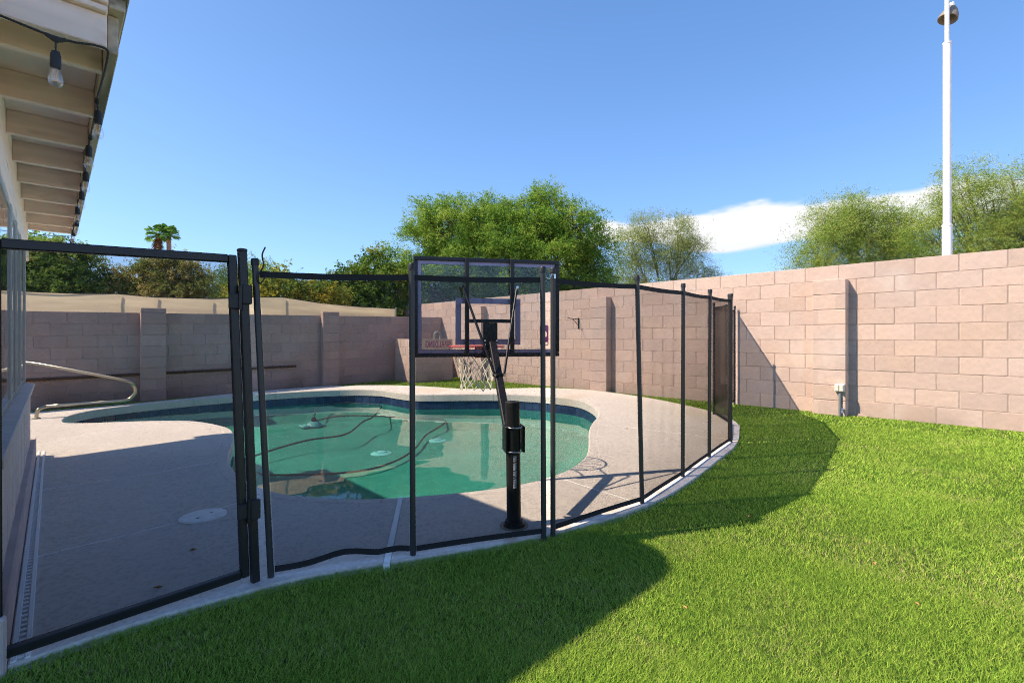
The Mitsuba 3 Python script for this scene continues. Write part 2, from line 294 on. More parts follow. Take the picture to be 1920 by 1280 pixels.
dist = shapely.distance(shapely.points(GX, GY), pool.exterior) * np.where(shapely.contains_xy(pool, GX, GY), 1, -1)
def sst(a, b, x): t = np.clip((x - a) / (b - a), 0, 1); return t * t * (3 - 2 * t)
WATER = -.205
def floor_z(X, Y, d): return -.56 + .16 * (1 - sst(0, .45, d)) + .13 * (1 - sst(1.0, 2.2, X)) * sst(7.6, 8.6, Y)
FZ = floor_z(GX, GY, dist)
idx = np.arange(GX.size).reshape(GX.shape); inside = dist > -.08
ok = inside[:-1, :-1] & inside[1:, :-1] & inside[1:, 1:] & inside[:-1, 1:]
quads = np.stack([idx[:-1, :-1], idx[1:, :-1], idx[1:, 1:], idx[:-1, 1:]], -1)[ok]
part(poolk, 'pool_floor', tm(np.stack([GX, GY, FZ], -1).reshape(-1, 3), quads), 'plaster', smooth=True)
rip = (meshkit.noise(np.stack([GX * 5.5, GY * 5.5 + GX, 0 * GX], -1), 1) - .5) * .0022 + (meshkit.noise(np.stack([GX * 1.9, GY * 2.3, 0 * GX + 3], -1), 4) - .5) * .003
single('pool_water', tm(np.stack([GX, GY, WATER + rip], -1).reshape(-1, 3), quads), 'water_bsdf', 'still greenish pool water reflecting walls, trees and sky', kind='structure', smooth=True)
for x, y, lab in ((3.47, 6.5, 'pale aqua drain cover on pool floor nearer the gate'), (4.58, 6.7, 'pale aqua drain cover on pool floor nearer the right wall')):
    k = thing('drain_cover', lab, 'drain cover', 'drain covers on the pool floor')
    part(k, 'cover', lathe([(0, .035), (.05, .034), (.12, .02), (.15, .004), (.15, -.03)], 24, (x, y, -.56)), 'drain_aqua', smooth=40)
    part(k, 'slot_ring', lathe([(.075, .034), (.085, .034), (.085, .02), (.075, .02)], 20, (x, y, -.557)), 'cleaner_aqua')
k = thing('pool_cleaner', 'aqua pool cleaner with long dark hose lying in the pool', 'pool cleaner')
cx, cy, cz = 3.58, 9.3, -.545
part(k, 'body', cat_([lathe([(0, .10), (.07, .095), (.12, .06), (.15, .02), (.15, 0)], 18, (cx, cy, cz)), cbox(cx - .24, cx - .10, cy - .12, cy + .12, cz, cz + .045, .015), cbox(cx + .08, cx + .2, cy - .10, cy + .10, cz, cz + .04, .015)]), 'cleaner_aqua', smooth=35)
part(k, 'head', lathe([(.045, 0), (.045, .05), (.03, .08), (0, .085)], 14, (cx, cy, cz + .09)), 'black_rubber', smooth=40)
hz = lambda pts: np.array(pts, float)
h1 = spline(hz([(3.6, 9.3, -.42), (3.72, 9.6, -.36), (3.95, 9.95, -.27), (4.45, 9.82, -.23), (4.75, 9.2, -.235), (4.75, 8.9, -.24), (4.45, 8.45, -.25), (4.1, 8.0, -.28), (3.85, 7.85, -.31), (3.25, 7.2, -.35), (2.75, 7.3, -.38), (2.25, 7.2, -.42), (1.7, 6.9, -.45)]), 7)
h2 = spline(hz([(1.7, 6.9, -.45), (1.8, 6.3, -.5), (2.2, 5.9, -.5), (2.5, 5.7, -.5), (2.9, 5.62, -.5), (3.42, 5.85, -.5), (3.9, 6.25, -.49), (4.5, 6.9, -.48), (5.15, 7.35, -.44), (5.3, 7.6, -.40), (4.95, 7.9, -.38), (4.5, 8.5, -.36), (4.05, 9.0, -.36), (3.8, 9.2, -.40), (3.62, 9.33, -.45)]), 7)
part(k, 'hose', tube(h1, .0135, 8), 'hose_grey', smooth=True); part(k, 'hose', tube(h2, .0135, 8), 'hose_grey', smooth=True)
# ------------------------------------------------------------------ block walls
BL, BH = .4064, .2032
blk_cache = {}
def blk_mesh(w, face='x', d=.10, h=BH - .0035):
    key = (round(w, 3), face, round(d, 3), round(h, 3))
    if key not in blk_cache:
        c = .006; a = w / 2 - .0045
        V = [(0 + c, -a, -h / 2), (0 + c, a, -h / 2), (0 + c, a, h / 2), (0 + c, -a, h / 2), (0, -a + c, -h / 2 + c * .6), (0, a - c, -h / 2 + c * .6), (0, a - c, h / 2 - c * .6), (0, -a + c, h / 2 - c * .6), (d, -a, -h / 2), (d, a, -h / 2), (d, a, h / 2), (d, -a, h / 2)]
        F = [(4, 7, 6, 5), (0, 4, 5, 1), (1, 5, 6, 2), (2, 6, 7, 3), (3, 7, 4, 0), (0, 1, 9, 8), (1, 2, 10, 9), (2, 3, 11, 10), (3, 0, 8, 11), (8, 9, 10, 11)]
        m = tm(V, F)                                       # front face looks towards -x, length along y
        if face == 'y': m.vertices = m.vertices[:, [1, 0, 2]] ; m.faces = m.faces[:, ::-1]
        blk_cache[key] = ply(m, 'block')
    return blk_cache[key]
def jig(): return float(rng.normal(0, .0012))
WX, WB, WT = 7.83, .068, 2.10
wall = thing('perimeter_wall', 'tall sunlit pinkish concrete block wall along the right side of the lawn', 'block wall')
part(wall, 'mortar_core', trimesh.creation.box(bounds=[[WX + .0055, -3.2, WB - .5], [WX + .145, 14.8, WT - .004]]), 'mortar')
stuff = []
pil_y = [(1.768, 2.158), (5.62, 6.01), (9.35, 9.74)]
for r in range(10):
    zc = WB + (r + .5) * BH; off = (BL / 2 if r % 2 else 0) + .055
    for c in range(-9, 38):
        y0 = off + c * BL
        if -.12 < y0 + BL / 2 and y0 + BL < 11.3 and not any(a + .01 < y0 and y0 + BL < b - .01 for a, b in pil_y):
            w = T().translate([WX + jig(), y0 + BL / 2, zc]).rotate([1, 0, 0], jig() * 120)
            part(wall, 'block', blk_mesh(BL, d=.148), 'block', w=w)
        elif y0 + BL < 14.8 and y0 > -3.2 and (y0 > 10 or y0 < 1):
            stuff.append(cbox(WX + jig(), WX + .148, y0 + .0045, y0 + BL - .0045, zc - BH / 2 + .003, zc + BH / 2 - .003, .005))
part(wall, 'distant_blocks', cat_(stuff), 'block', kind='stuff')
for (a, b) in pil_y:
    k = part(wall, 'pilaster', trimesh.creation.box(bounds=[[WX - .150, a + .006, WB - .3], [WX - .002, b - .006, WB + 9 * BH - .006]]), 'mortar')
    for r in range(9):
        zc = WB + (r + .5) * BH
        m = cbox(WX - .163 + jig(), WX - .003, a, b, zc - BH / 2 + .002, zc + BH / 2 - .002, .006)
        part(k, 'block', m, 'block')
BY, SL = 11.25, .0167
bwall = thing('perimeter_wall', 'lower shaded pinkish block wall along the back behind the pool', 'block wall')
def shear(m): m.vertices[:, 2] += SL * m.vertices[:, 0]; return m
m = trimesh.creation.box(bounds=[[-4.5, BY + .0055, -.6], [WX - .003, BY + .145, 1.551]]); part(bwall, 'mortar_core', shear(m), 'mortar')
bp = [(1.165, 1.545), (4.485, 4.865)]
for r in range(8):
    zc = -.070 + (r + .5) * BH; off = (BL / 2 if r % 2 else 0) - .03
    for c in range(-11, 20):
        x0 = off + c * BL; x1 = x0 + BL
        if x1 < -3.5 or x0 > WX - .1: continue
        if x1 > WX - .012: x1 = WX - .012
        if any(a + .01 < x0 and x1 < b - .01 for a, b in bp): continue
        part(bwall, 'block', blk_mesh(x1 - x0, 'y', .148), 'block_shade', w=T().translate([(x0 + x1) / 2, BY + jig(), zc + SL * (x0 + x1) / 2]).rotate([0, 1, 0], -math.degrees(SL)))
for (a, b) in bp:
    m = trimesh.creation.box(bounds=[[a + .006, BY - .135, -.5], [b - .006, BY - .003, 1.61]]); k = part(bwall, 'pilaster', shear(m), 'mortar')
    for r in range(9 if a < 3 else 9):
        zc = -.070 + (r + .5) * BH; zt = min(zc + BH / 2 - .002, 1.635)
        if zt > zc - BH / 2 + .03: part(k, 'block', shear(cbox(a, b, BY - .148 + jig(), BY - .003, zc - BH / 2 + .002, zt, .006)), 'block_shade')
# low enclosure in the far corner
enc = thing('equipment_enclosure', 'low block enclosure in the far right corner beside the back wall', 'enclosure')
ex0, ex1, ey0, ey1, eb = 6.30, 7.40, 10.15, BY - .16, .075
part(enc, 'mortar_core', cat_([trimesh.creation.box(bounds=[[ex0 + .006, ey0 + .006, -.3], [ex1 - .006, ey0 + .14, eb + 5 * BH - .005]]), trimesh.creation.box(bounds=[[ex0 + .006, ey0 + .141, -.3], [ex0 + .14, ey1, eb + 5 * BH - .005]])]), 'mortar')
for r in range(5):
    zc = eb + (r + .5) * BH; z0, z1 = zc - BH / 2 + .003, zc + BH / 2 - .003
    e = [ex0] + [v for v in np.arange(ex0 + (.2 if r % 2 else .4), ex1 - .05, BL)] + [ex1]
    for a, b in zip(e[:-1], e[1:]): part(enc, 'block', cbox(a + .003, b - .003, ey0 + jig(), ey0 + .146, z0, z1, .005), 'block')
    e = [ey0 + .15] + [v for v in np.arange(ey0 + (.4 if r % 2 else .2) + .05, ey1 - .05, BL)] + [ey1]
    for a, b in zip(e[:-1], e[1:]): part(enc, 'block', cbox(ex0 + jig(), ex0 + .146, a + .003, b - .003, z0, z1, .005), 'block')
single('plumbing_pipe', tube(spline([(7.13, 10.55, .2), (7.13, 10.55, 1.12), (7.135, 10.55, 1.22), (7.18, 10.55, 1.255), (7.25, 10.55, 1.255), (7.295, 10.55, 1.22), (7.30, 10.55, 1.12), (7.30, 10.55, .2)], 6), .032, 12), 'pvc_grey', 'grey pipe bent into an arch above the corner block enclosure', 'pipe', smooth=True)
for a, b, lab in ((-1.2, 1.155, 'left rusty brown pipe along the shaded back wall near the handrail'), (1.56, 3.93, 'right rusty brown pipe along the back wall ending between the pilasters')):
    k = thing('wall_pipe', lab, 'pipe', 'pipes along the back wall')
    part(k, 'pipe', tube([(a, BY - .028, .43 + .016 * a), (b, BY - .028, .43 + .016 * b)], .024, 10), 'rust_pipe', smooth=40)
    for x in np.arange(a + .3, b, .8): part(k, 'clamp', cbox(x - .015, x + .015, BY - .056, BY + .006, .40 + .016 * x, .46 + .016 * x, .003), 'rust_pipe')
# privacy screen on the back wall
scr = thing('privacy_screen', 'sagging beige fabric screen rising above the back wall', 'privacy screen')
sp = np.array([(-3.5, 1.84), (-1.5, 1.86), (0.28, 1.875), (.85, 1.91), (1.42, 1.878), (2.3, 1.90), (3.0, 1.972), (3.72, 2.01), (4.55, 1.925), (4.95, 1.90), (5.6, 1.882), (6.53, 1.868)])
xs_ = np.arange(-3.5, 6.54, .06); zt = np.interp(xs_, sp[:, 0], sp[:, 1]); nz = 9; V = []
for i, x in enumerate(xs_):
    for j in range(nz):
        s = j / (nz - 1); z = 1.40 + .0167 * x + s * (zt[i] - 1.40 - .0167 * x)
        V.append((x, BY + .22 + .05 * (meshkit.noise(np.array([x * 1.6, z * 1.2, 0.]), 3) - .5) + .03 * (meshkit.noise(np.array([x * .7 + z * 2.2, z * 7., 1.]), 8) - .5), z))
V = np.array(V); ii = np.arange(len(xs_) * nz).reshape(-1, nz)
part(scr, 'fabric', tm(V, np.stack([ii[:-1, :-1], ii[1:, :-1], ii[1:, 1:], ii[:-1, 1:]], -1).reshape(-1, 4)), 'fabric', smooth=True)
part(scr, 'top_cable', tube(np.column_stack([xs_, np.full(len(xs_), BY + .215), zt + .006]), .009, 6), 'black_rubber')
for x in (-1.5, .85, 1.42, 2.3, 3.72, 6.58):
    z = float(np.interp(x, sp[:, 0], sp[:, 1])); part(scr, 'post', tube([(x, BY + .29, .2), (x, BY + .29, z + .05)], .016, 8), 'pvc_grey' if x not in (3.72, 6.58) else 'aluminium', smooth=50)
# wall hook, outlet
k = thing('plant_hook', 'dark iron hanging bracket on the right wall left of its middle pilaster', 'bracket')
hx, hy = WX - .006, 6.06
hy = 6.42; part(k, 'plate', cbox(hx - .012, hx + .004, hy - .014, hy + .014, 1.30, 1.52, .003), 'black_metal')
part(k, 'arm', tube(spline([(hx, hy, 1.50), (hx - .12, hy + .01, 1.50), (hx - .24, hy + .02, 1.505), (hx - .30, hy + .02, 1.52), (hx - .31, hy + .02, 1.495)], 4), .007, 6), 'black_metal', smooth=True)
part(k, 'brace', tube([(hx, hy, 1.36), (hx - .17, hy + .012, 1.495)], .006, 6), 'black_metal', smooth=True)
k = thing('outdoor_outlet', 'beige weatherproof electric outlet on grey conduit at the nearest pilaster', 'electric outlet')
oy, ox = 1.83, WX - .163
part(k, 'conduit', tube([(ox - .022, oy, .03), (ox - .022, oy, .40)], .016, 10), 'conduit', smooth=40)
part(k, 'box', cbox(ox - .045, ox + .003, oy - .055, oy + .055, .395, .50, .006), 'outlet_plastic')
for s in (-1, 1): part(k, 'cover', cbox(ox - .063, ox - .043, oy + s * .027 - .022, oy + s * .027 + .022, .402, .494, .006), 'outlet_plastic')
k2 = thing('garden_spigot', 'small metal spigot low on the nearest pilaster beside the conduit', 'spigot')
part(k2, 'stem', tube([(ox + .004, oy - .035, .15), (ox - .05, oy - .035, .15), (ox - .065, oy - .035, .12)], .011, 8), 'chrome', smooth=40)
part(k2, 'handle', lathe([(0, .012), (.02, .010), (.022, 0), (0, -.002)], 12, (ox - .03, oy - .035, .17)), 'chrome', smooth=40)
# ------------------------------------------------------------------ house at the left
hs = thing('house', 'cream painted house wall with open eave rafters at the left edge', 'house')
y0, y1 = 2.50, 6.60
ed = np.arange(y0, y1 + .001, .199)
for a, b in zip(ed[:-1], ed[1:]): part(hs, 'siding_board', cbox(-.19, -.155 + jig(), a + .003, b - .003, .02, .655, .004), 'siding_paint')
part(hs, 'wall_backing', cbox(-.30, -.168, y0, y1 - .004, -.1, .66, .002), 'siding_paint')
sill = cbox(-.30, -.128, y0, y1 + .012, .657, .692, .004); sill.vertices[:, 2] -= np.clip((sill.vertices[:, 0] + .19) * .35, 0, 1); part(hs, 'sill', sill, 'siding_paint')
part(hs, 'foundation_ledge', cbox(-.40, -.118, 2.44, y1 + .09, -.3, .135, .008), 'ledge_conc', label='pinkish concrete ledge along the foot of the house wall')
for i, y in enumerate((2.67, 3.42, 4.42, 5.02, 5.66, 6.555)):
    part(hs, 'post', cbox(-.27, -.188, y - .045, y + .045, .69, 1.94, .004), 'window_post' if i not in (1, 3) else 'aluminium')
ys_ = (2.67, 3.42, 4.42, 5.02, 5.66, 6.555)
for a, b in zip(ys_[:-1], ys_[1:]):
    a, b = a + .046, b - .046
    k = part(hs, 'window', cat_([cbox(-.225, -.193, a, a + .035, .69, 1.93, .003), cbox(-.225, -.193, b - .035, b, .69, 1.93, .003), cbox(-.225, -.193, a + .0352, b - .0352, .69, .725, .003), cbox(-.225, -.193, a + .0352, b - .0352, 1.895, 1.93, .003)]), 'aluminium')
    part(k, 'pane', tm([(-.198, a + .03, .72), (-.198, b - .03, .72), (-.198, b - .03, 1.9), (-.198, a + .03, 1.9)], [(0, 1, 2, 3)]), 'pane_bsdf')
part(hs, 'header', cbox(-.30, -.192, y0, 7.55, 1.941, 2.12, .005), 'cream_paint'); part(hs, 'header', cbox(-.30, -.200, y0, 7.62, 2.124, 2.60, .005), 'cream_paint')
part(hs, 'interior_wall', cat_([trimesh.creation.box(bounds=[[-4.1, y0, -.1], [-4.0, y1, 2.6]]), trimesh.creation.box(bounds=[[-4, y0 + .01, -.15], [-.31, y1 - .01, -.02]]), trimesh.creation.box(bounds=[[-4, y0, -.1], [-.31, y0 + .05, 2.6]]), trimesh.creation.box(bounds=[[-4, y1 - .05, -.1], [-.31, y1, 2.6]])]), 'room')
for y in np.arange(2.90, 7.6, .61):
    part(hs, 'rafter', cbox(-.199, .163, y - .02, y + .02, 2.300, 2.435, .003), 'cream_paint')
part(hs, 'rafter', cbox(-.199, .163, 7.58, 7.62, 2.300, 2.435, .003), 'cream_paint')
part(hs, 'soffit', cbox(-.199, .162, 2.66, 7.66, 2.437, 2.455, .002), 'cream_paint')
part(hs, 'fascia', cbox(.165, .203, 2.657, 7.66, 2.295, 2.452, .004), 'weathered'); part(hs, 'fascia_trim', cbox(.166, .222, 2.60, 7.68, 2.454, 2.505, .004), 'weathered')
part(hs, 'barge_board', cbox(-1.5, .163, 2.615, 2.655, 2.295, 2.425, .004), 'cream_paint')
part(hs, 'barge_trim', cbox(-1.5, .164, 2.59, 2.656, 2.427, 2.452, .004), 'cream_paint')
for a, b in ((-1.5, -.26), (-.257, .04), (.043, .165)): part(hs, 'barge_cap', cbox(a, b, 2.575, 2.656, 2.456, 2.505, .004), 'cream_paint')
rf = cbox(-4.3, .235, 2.57, 7.70, 2.507, 2.535, .005); rf.vertices[:, 2] += np.clip(.23 - rf.vertices[:, 0], 0, 9) * .04; part(hs, 'roof', rf, 'shingle')
q = sbox(-1.9, 2.60, .22, 3.24).buffer(-.30).buffer(.30, 12)
ck = thing('added_shadow_box', 'rounded tan box added unseen on the house roof corner to shape its shadow', 'shadow caster')  # unseen box, added to cast the rounded bulge of the roof shadow
m = trimesh.creation.extrude_polygon(q, .28, engine='earcut'); m.apply_translation([0, 0, 2.60]); part(ck, 'shadow_box_body', m, 'shadow_box_tan', smooth=30)
for x in (-1.5, -.8, -.15): part(ck, 'foot', cbox(x - .04, x + .04, 2.85, 3.05, 2.53 + (.23 - x) * .04 - .02, 2.602, .004), 'shadow_box_tan')
dn = thing('drain_channel', 'narrow white slotted drain channel along the house ledge', 'drain')
for a, b in ((-.112, -.094), (-.074, -.058)): part(dn, 'rail', tilt(cbox(a, b, 2.47, 6.9, -.04, .010, .002)), 'white_plastic')
part(dn, 'channel', tilt(cbox(-.0935, -.0745, 2.48, 6.89, -.05, -.006, .001)), 'grout')
for y in np.arange(2.49, 6.85, .045): part(dn, 'slat', tilt(cbox(-.0935, -.0745, y, y + .018, -.0055, .006, .001)), 'white_plastic') if y < 6 else None
# ------------------------------------------------------------------ string lights
st = thing('string_lights', 'black cable with clear teardrop bulbs strung along the house eave', 'string lights')
zc = 2.288
by = [3.19 + .61 * i for i in range(8)]
path = [(-1.2, 2.60, 2.30), (-.6, 2.598, 2.285), (-.25, 2.596, 2.29), (.008, 2.595, 2.262), (.12, 2.60, 2.28), (.160, 2.61, 2.283), (.168, 2.66, 2.275), (.163, 2.9, 2.262)]
for i, y in enumerate(by): path += [(.160, y, zc - .006), (.162, y + .3, zc - .018 - .01 * (i % 2))]
path += [(.16, 7.66, 2.285)]
part(st, 'cable', tube(spline(path, 5), .0045, 6), 'black_rubber', smooth=True)
part(st, 'cable', tube(spline([(.16, 7.66, 2.285), (.0, 7.665, 2.268), (-.1, 7.665, 2.266), (-.2, 7.63, 2.275)], 5), .004, 6), 'black_rubber', smooth=True)
for i, (x, y, z) in enumerate([(.008, 2.595, 2.262)] + [(.160, yy, zc - .006) for yy in by]):
    sc = 1.0; dx = .006 * math.sin(i * 2.3); b0 = z - .055
    k = part(st, 'bulb_socket', cat_([lathe([(0, .062), (.012, .060), (.016, .045), (.017, 0), (.015, -.004), (0, -.004)], 14, (x + dx, y, b0 - .06)), tube([(x, y, z), (x + dx, y, b0)], .0035, 6), tube([(x - (.03 if i == 0 else 0), y - (.0 if i == 0 else .022), z + .002), (x, y, z - .012), (x + (.03 if i == 0 else 0), y + (.0 if i == 0 else .022), z + .002)], [.007, .011, .007], 8)]), 'black_rubber', smooth=40)
    zb = b0 - .064
    part(k, 'bulb', lathe([(.011, 0), (.013, -.008), (.019, -.026), (.0225, -.045), (.0215, -.058), (.015, -.068), (.006, -.073), (0, -.0735)], 16, (x + dx, y, zb)), 'bulb_glass', smooth=True)
    part(k, 'filament', cat_([tube([(x + dx + o, y, zb - .004), (x + dx + o * .7, y, zb - .05)], .0016, 5) for o in (-.004, .004)]), 'filament')
# ------------------------------------------------------------------ handrail, lid
hr = thing('pool_handrail', 'bent stainless steel handrail at the pool steps beside the house', 'handrail')
rail = [(-.172, 9.80, -.06), (-.168, 9.80, .03), (-.155, 9.80, .075), (-.11, 9.81, .105), (-.03, 9.82, .122), (.27, 9.55, .150), (.74, 9.19, .188), (.85, 9.15, .235), (.895, 9.14, .325), (.865, 9.13, .415), (.80, 9.12, .478), (.42, 9.36, .588), (.05, 9.62, .686), (-.20, 9.84, .745), (-.33, 9.95, .755), (-.42, 10.0, .70), (-.44, 10.0, .60), (-.44, 10.0, -.06)]
part(hr, 'rail', tube(spline(rail, 6), .0225, 12), 'steel_rail', smooth=True)
for p in ((-.172, 9.80), (-.44, 10.0)): part(hr, 'flange', lathe([(.024, .022), (.045, .012), (.05, 0)], 18, (p[0], p[1], float(g(p[0])))), 'steel_rail', smooth=40)
ld = thing('skimmer_lid', 'round off white skimmer lid set in the shaded deck', 'lid')
lx, ly = .70, 3.635
holes = unary_union([Point(lx - .035, ly - .03).buffer(.012), Point(lx + .05, ly + .025).buffer(.012)])
part(ld, 'cover', tilt(extrude(Point(lx, ly).buffer(.118, 24).difference(holes), .012), -.004), 'lid_plastic')
part(ld, 'rim', tilt(extrude(Point(lx, ly).buffer(.131, 24).difference(Point(lx, ly).buffer(.1205, 24)), .009), -.003), 'lid_plastic')
part(ld, 'finger_hole', tilt(extrude(holes, .006), -.002), 'dark_hole')
# ------------------------------------------------------------------ mesh fence and gate
CELL = .005
def mesh_panel(a0, b0, a1, b1):
    """see-through woven screen: a sheet with shallow ribs along and across, bottom edge a0-b0, top edge a1-b1"""
    a0, b0, a1, b1 = (np.asarray(v, float) for v in (a0, b0, a1, b1))
    d = b0 - a0; L = np.linalg.norm(d); H = np.linalg.norm(a1 - a0); n, m = max(2, int(L / CELL)), int(H / CELL); nn = np.array([d[1], -d[0], 0]); nn *= CELL / np.linalg.norm(nn)
    u = ((np.arange(n) + .5) / n)[:, None]; v = ((np.arange(m) + .5) / m)[:, None]; o = nn * .08
    def fins(P, Q, k): return tm(np.stack([P + o, Q + o, Q + nn * k, P + nn * k], 1).reshape(-1, 3), np.arange(len(P) * 4).reshape(-1, 4))
    return tm([a0, b0, b1, a1], [(0, 1, 2, 3)]), cat_([fins(a0 + (b0 - a0) * u, a1 + (b1 - a1) * u, .28), fins(a0 + (a1 - a0) * v, b0 + (b1 - b0) * v, .92)])
scene['screen_weave'] = {'type': 'thindielectric', 'int_ior': 1.12, 'ext_ior': 1.0, 'specular_reflectance': rgb(.55, .55, .56), 'specular_transmittance': rgb(.64, .64, .65)}
scene['screen_rib'] = {'type': 'thindielectric', 'int_ior': 1.0001, 'ext_ior': 1.0, 'specular_reflectance': rgb(0, 0, 0), 'specular_transmittance': rgb(.55, .55, .56)}
def screen(parent, panels):
    k = part(parent, 'mesh_panel', cat_([p[0] for p in panels]), 'screen_weave'); part(k, 'weave', cat_([p[1] for p in panels]), 'screen_rib')
def ribbon(lo, hi, th=.004):
    lo, hi = np.asarray(lo, float), np.asarray(hi, float); d = lo[-1] - lo[0]; nrm = np.array([d[1], -d[0], 0]); nrm = nrm / np.linalg.norm(nrm) * th / 2; n = len(lo)
    V = np.vstack([lo - nrm, hi - nrm, hi + nrm, lo + nrm]); F = []
    for i in range(n - 1):
        for q in range(4): p = (q + 1) % 4; F.append((q * n + i, q * n + i + 1, p * n + i + 1, p * n + i))
    F += [(0, n, 2 * n, 3 * n), (n - 1, 4 * n - 1, 3 * n - 1, 2 * n - 1)]
    return tm(V, F)
def fpost(parent, x, y, top_dx=0., top_dy=0., h=1.50, name='post', m='post_grey', r=.0150):
    z = float(g(x)); t = np.array([x + top_dx, y + top_dy, z + h]); b = np.array([x, y, z - .05])
    k = part(parent, name, tube([b, b + (t - b) * .985], r, 12), m, smooth=50)
    part(k, 'cap', tube([b + (t - b) * .983, b + (t - b) * 1.0, b + (t - b) * 1.004], [r * 1.22, r * 1.22, r * .9], 12), 'black_rubber', smooth=40)
def section(key, posts, wavy=None):
    """posts: (x, y, top dx, top dy)"""
    for (x, y, dx, dy) in posts: fpost(key, x, y, dx, dy)
    for i, (p, q) in enumerate(zip(posts[:-1], posts[1:])):
        A = np.array([p[0], p[1], g(p[0])]); B = np.array([q[0], q[1], g(q[0])]); d = (B - A) / np.linalg.norm(B - A); n = 12
        s = np.linspace(0, 1, n + 1)[:, None]; lean_a, lean_b = np.array([p[2], p[3], 0]), np.array([q[2], q[3], 0])
        base = A + (B - A) * s + d * .016 * (1 - 2 * s); lean = lean_a + (lean_b - lean_a) * s
        lift = wavy(s) if (wavy and i == 0) else .004 * np.sin(s * 3.1)
        sag = .006 * np.sin(np.pi * s)
        at = lambda z: base + lean * (z / 1.5) + np.array([0, 0, 1.]) * z
        lo0, lo1, hi0, hi1 = at(.020 + lift), at(.048 + lift), at(1.417 - sag), at(1.447 - sag)
        part(key, 'bottom_binding', ribbon(lo0, lo1), 'binding'); part(key, 'top_binding', ribbon(hi0, hi1), 'binding')
        st_ = 1 if (wavy and i == 0) else 3
        ms = [mesh_panel(lo1[j], lo1[j + st_], hi0[j], hi0[j + st_]) for j in range(0, n, st_)]
        screen(key, ms)
A_, B_, C_, D_ = (.690, 2.49, -.035, .025), (.757, 2.482, -.060, .045), (1.36, 2.21, -.006, .004), (2.006, 1.895, -.01, 0)
E_, F_, G_, H_, I_ = (2.076, 1.89, 0, 0), (2.85, 1.80, -.030, .02), (3.59, 1.906, .008, 0), (4.31, 2.035, .02, .0), (5.03, 2.15, .01, 0)
I2, J2, K_, L_, M_ = (5.09, 2.19, .0, 0), (5.92, 2.53, 0, 0), (6.53, 3.02, 0, 0), (7.16, 3.13, 0, 0), (7.77, 3.26, 0, 0)
f1 = thing('pool_fence', 'black mesh pool fence section between gate and basketball hoop with wavy bottom edge', 'mesh fence')
section(f1, [B_, C_, D_], wavy=lambda s: .034 * np.exp(-((s - .50) / .2) ** 2) + .014 * np.exp(-((s - .88) / .07) ** 2) + .004)
f2 = thing('pool_fence', 'long curved black mesh pool fence section right of the basketball hoop', 'mesh fence')
section(f2, [E_, F_, G_, H_, I_])
f3 = thing('pool_fence', 'far black mesh pool fence section ending at the right block wall', 'mesh fence')
section(f3, [I2, J2, K_, L_, M_])
def hook(key, p, q):
    p, q = np.array(p), np.array(q); part(key, 'latch_hook', cat_([tube(spline([p, p + (q - p) * .3 + [0, 0, .015], p + (q - p) * .6 + [0, 0, -.01], q], 5), .003, 6), tube([p - [0, 0, .012], p + [0, 0, .012]], .006, 8)]), 'chrome', smooth=40)
hook(f2, (2.072, 1.872, 1.45), (2.00, 1.874, 1.44)); hook(f3, (5.085, 2.17, 1.44), (5.03, 2.13, 1.45))
part(f1, 'latch_wire', tube(spline([(.74, 2.5, 1.40), (.715, 2.505, 1.36), (.70, 2.50, 1.39), (.725, 2.495, 1.44), (.718, 2.49, 1.49), (.732, 2.49, 1.53)], 5), .0035, 6), 'black_metal', smooth=True)
gt = thing('pool_gate', 'black framed mesh gate standing between the house wall and the hinge post', 'gate')
zA = float(g(.69))
tA = np.array([.69 - .047, 2.49 + .04, zA + 1.535])
part(gt, 'hinge_post', beam((.69, 2.49, zA - .05), tA, .034, .034, up=(.13, -.99, 0), c=.004), 'black_metal')
part(gt, 'post_cap', beam(tA - [0, 0, .004], tA + [0, 0, .012], .036, .036, up=(.13, -.99, 0), c=.004), 'black_rubber')
gb0, gb1 = np.array([.645, 2.495, zA + .055]), np.array([-.146, 2.474, float(g(-.1)) + .045])
gt0, gt1 = np.array([.600, 2.53, zA + 1.495]), np.array([-.150, 2.475, float(g(-.1)) + 1.475])
dv = (gb1 - gb0) / np.linalg.norm(gb1 - gb0)
for a, b, nm in ((gb0 + [0, 0, -.017], gt0 + [0, 0, .017], 'stile'), (gb1 + [0, 0, -.017], gt1 + [0, 0, .017], 'stile')): part(gt, nm, beam(a, b, .034, .032, up=(.13, -.99, 0), c=.004), 'black_metal')
part(gt, 'bottom_rail', beam(gb0 + dv * .017, gb1 - dv * .017, .032, .036, c=.004), 'black_metal'); part(gt, 'top_rail', beam(gt0 + dv * .017, gt1 - dv * .017, .032, .036, c=.004), 'black_metal')
up3 = np.array([0, 0, .018])
screen(gt, [mesh_panel(gb0 + dv * .017 + up3, gb1 - dv * .017 + up3, gt0 + dv * .017 - up3, gt1 - dv * .017 - up3)])
for s in (.20, .865):
    p = gb0 + (gt0 - gb0) * s; q = np.array([.69, 2.49, zA - .05]) + (tA - np.array([.69, 2.49, zA - .05])) * (s * .94 + .06)
    k = part(gt, 'hinge', cat_([beam(p + [0, -.022, -.035], p + [0, -.022, .035], .05, .02, up=(.13, -.99, 0), c=.004), beam(q + [.006, -.024, -.045], q + [.006, -.024, .045], .042, .022, up=(.13, -.99, 0), c=.004)]), 'black_rubber')
    part(k, 'pin', tube([(p + q) / 2 + [0, -.03, -.055], (p + q) / 2 + [0, -.03, .055]], .009, 10), 'black_metal', smooth=40)
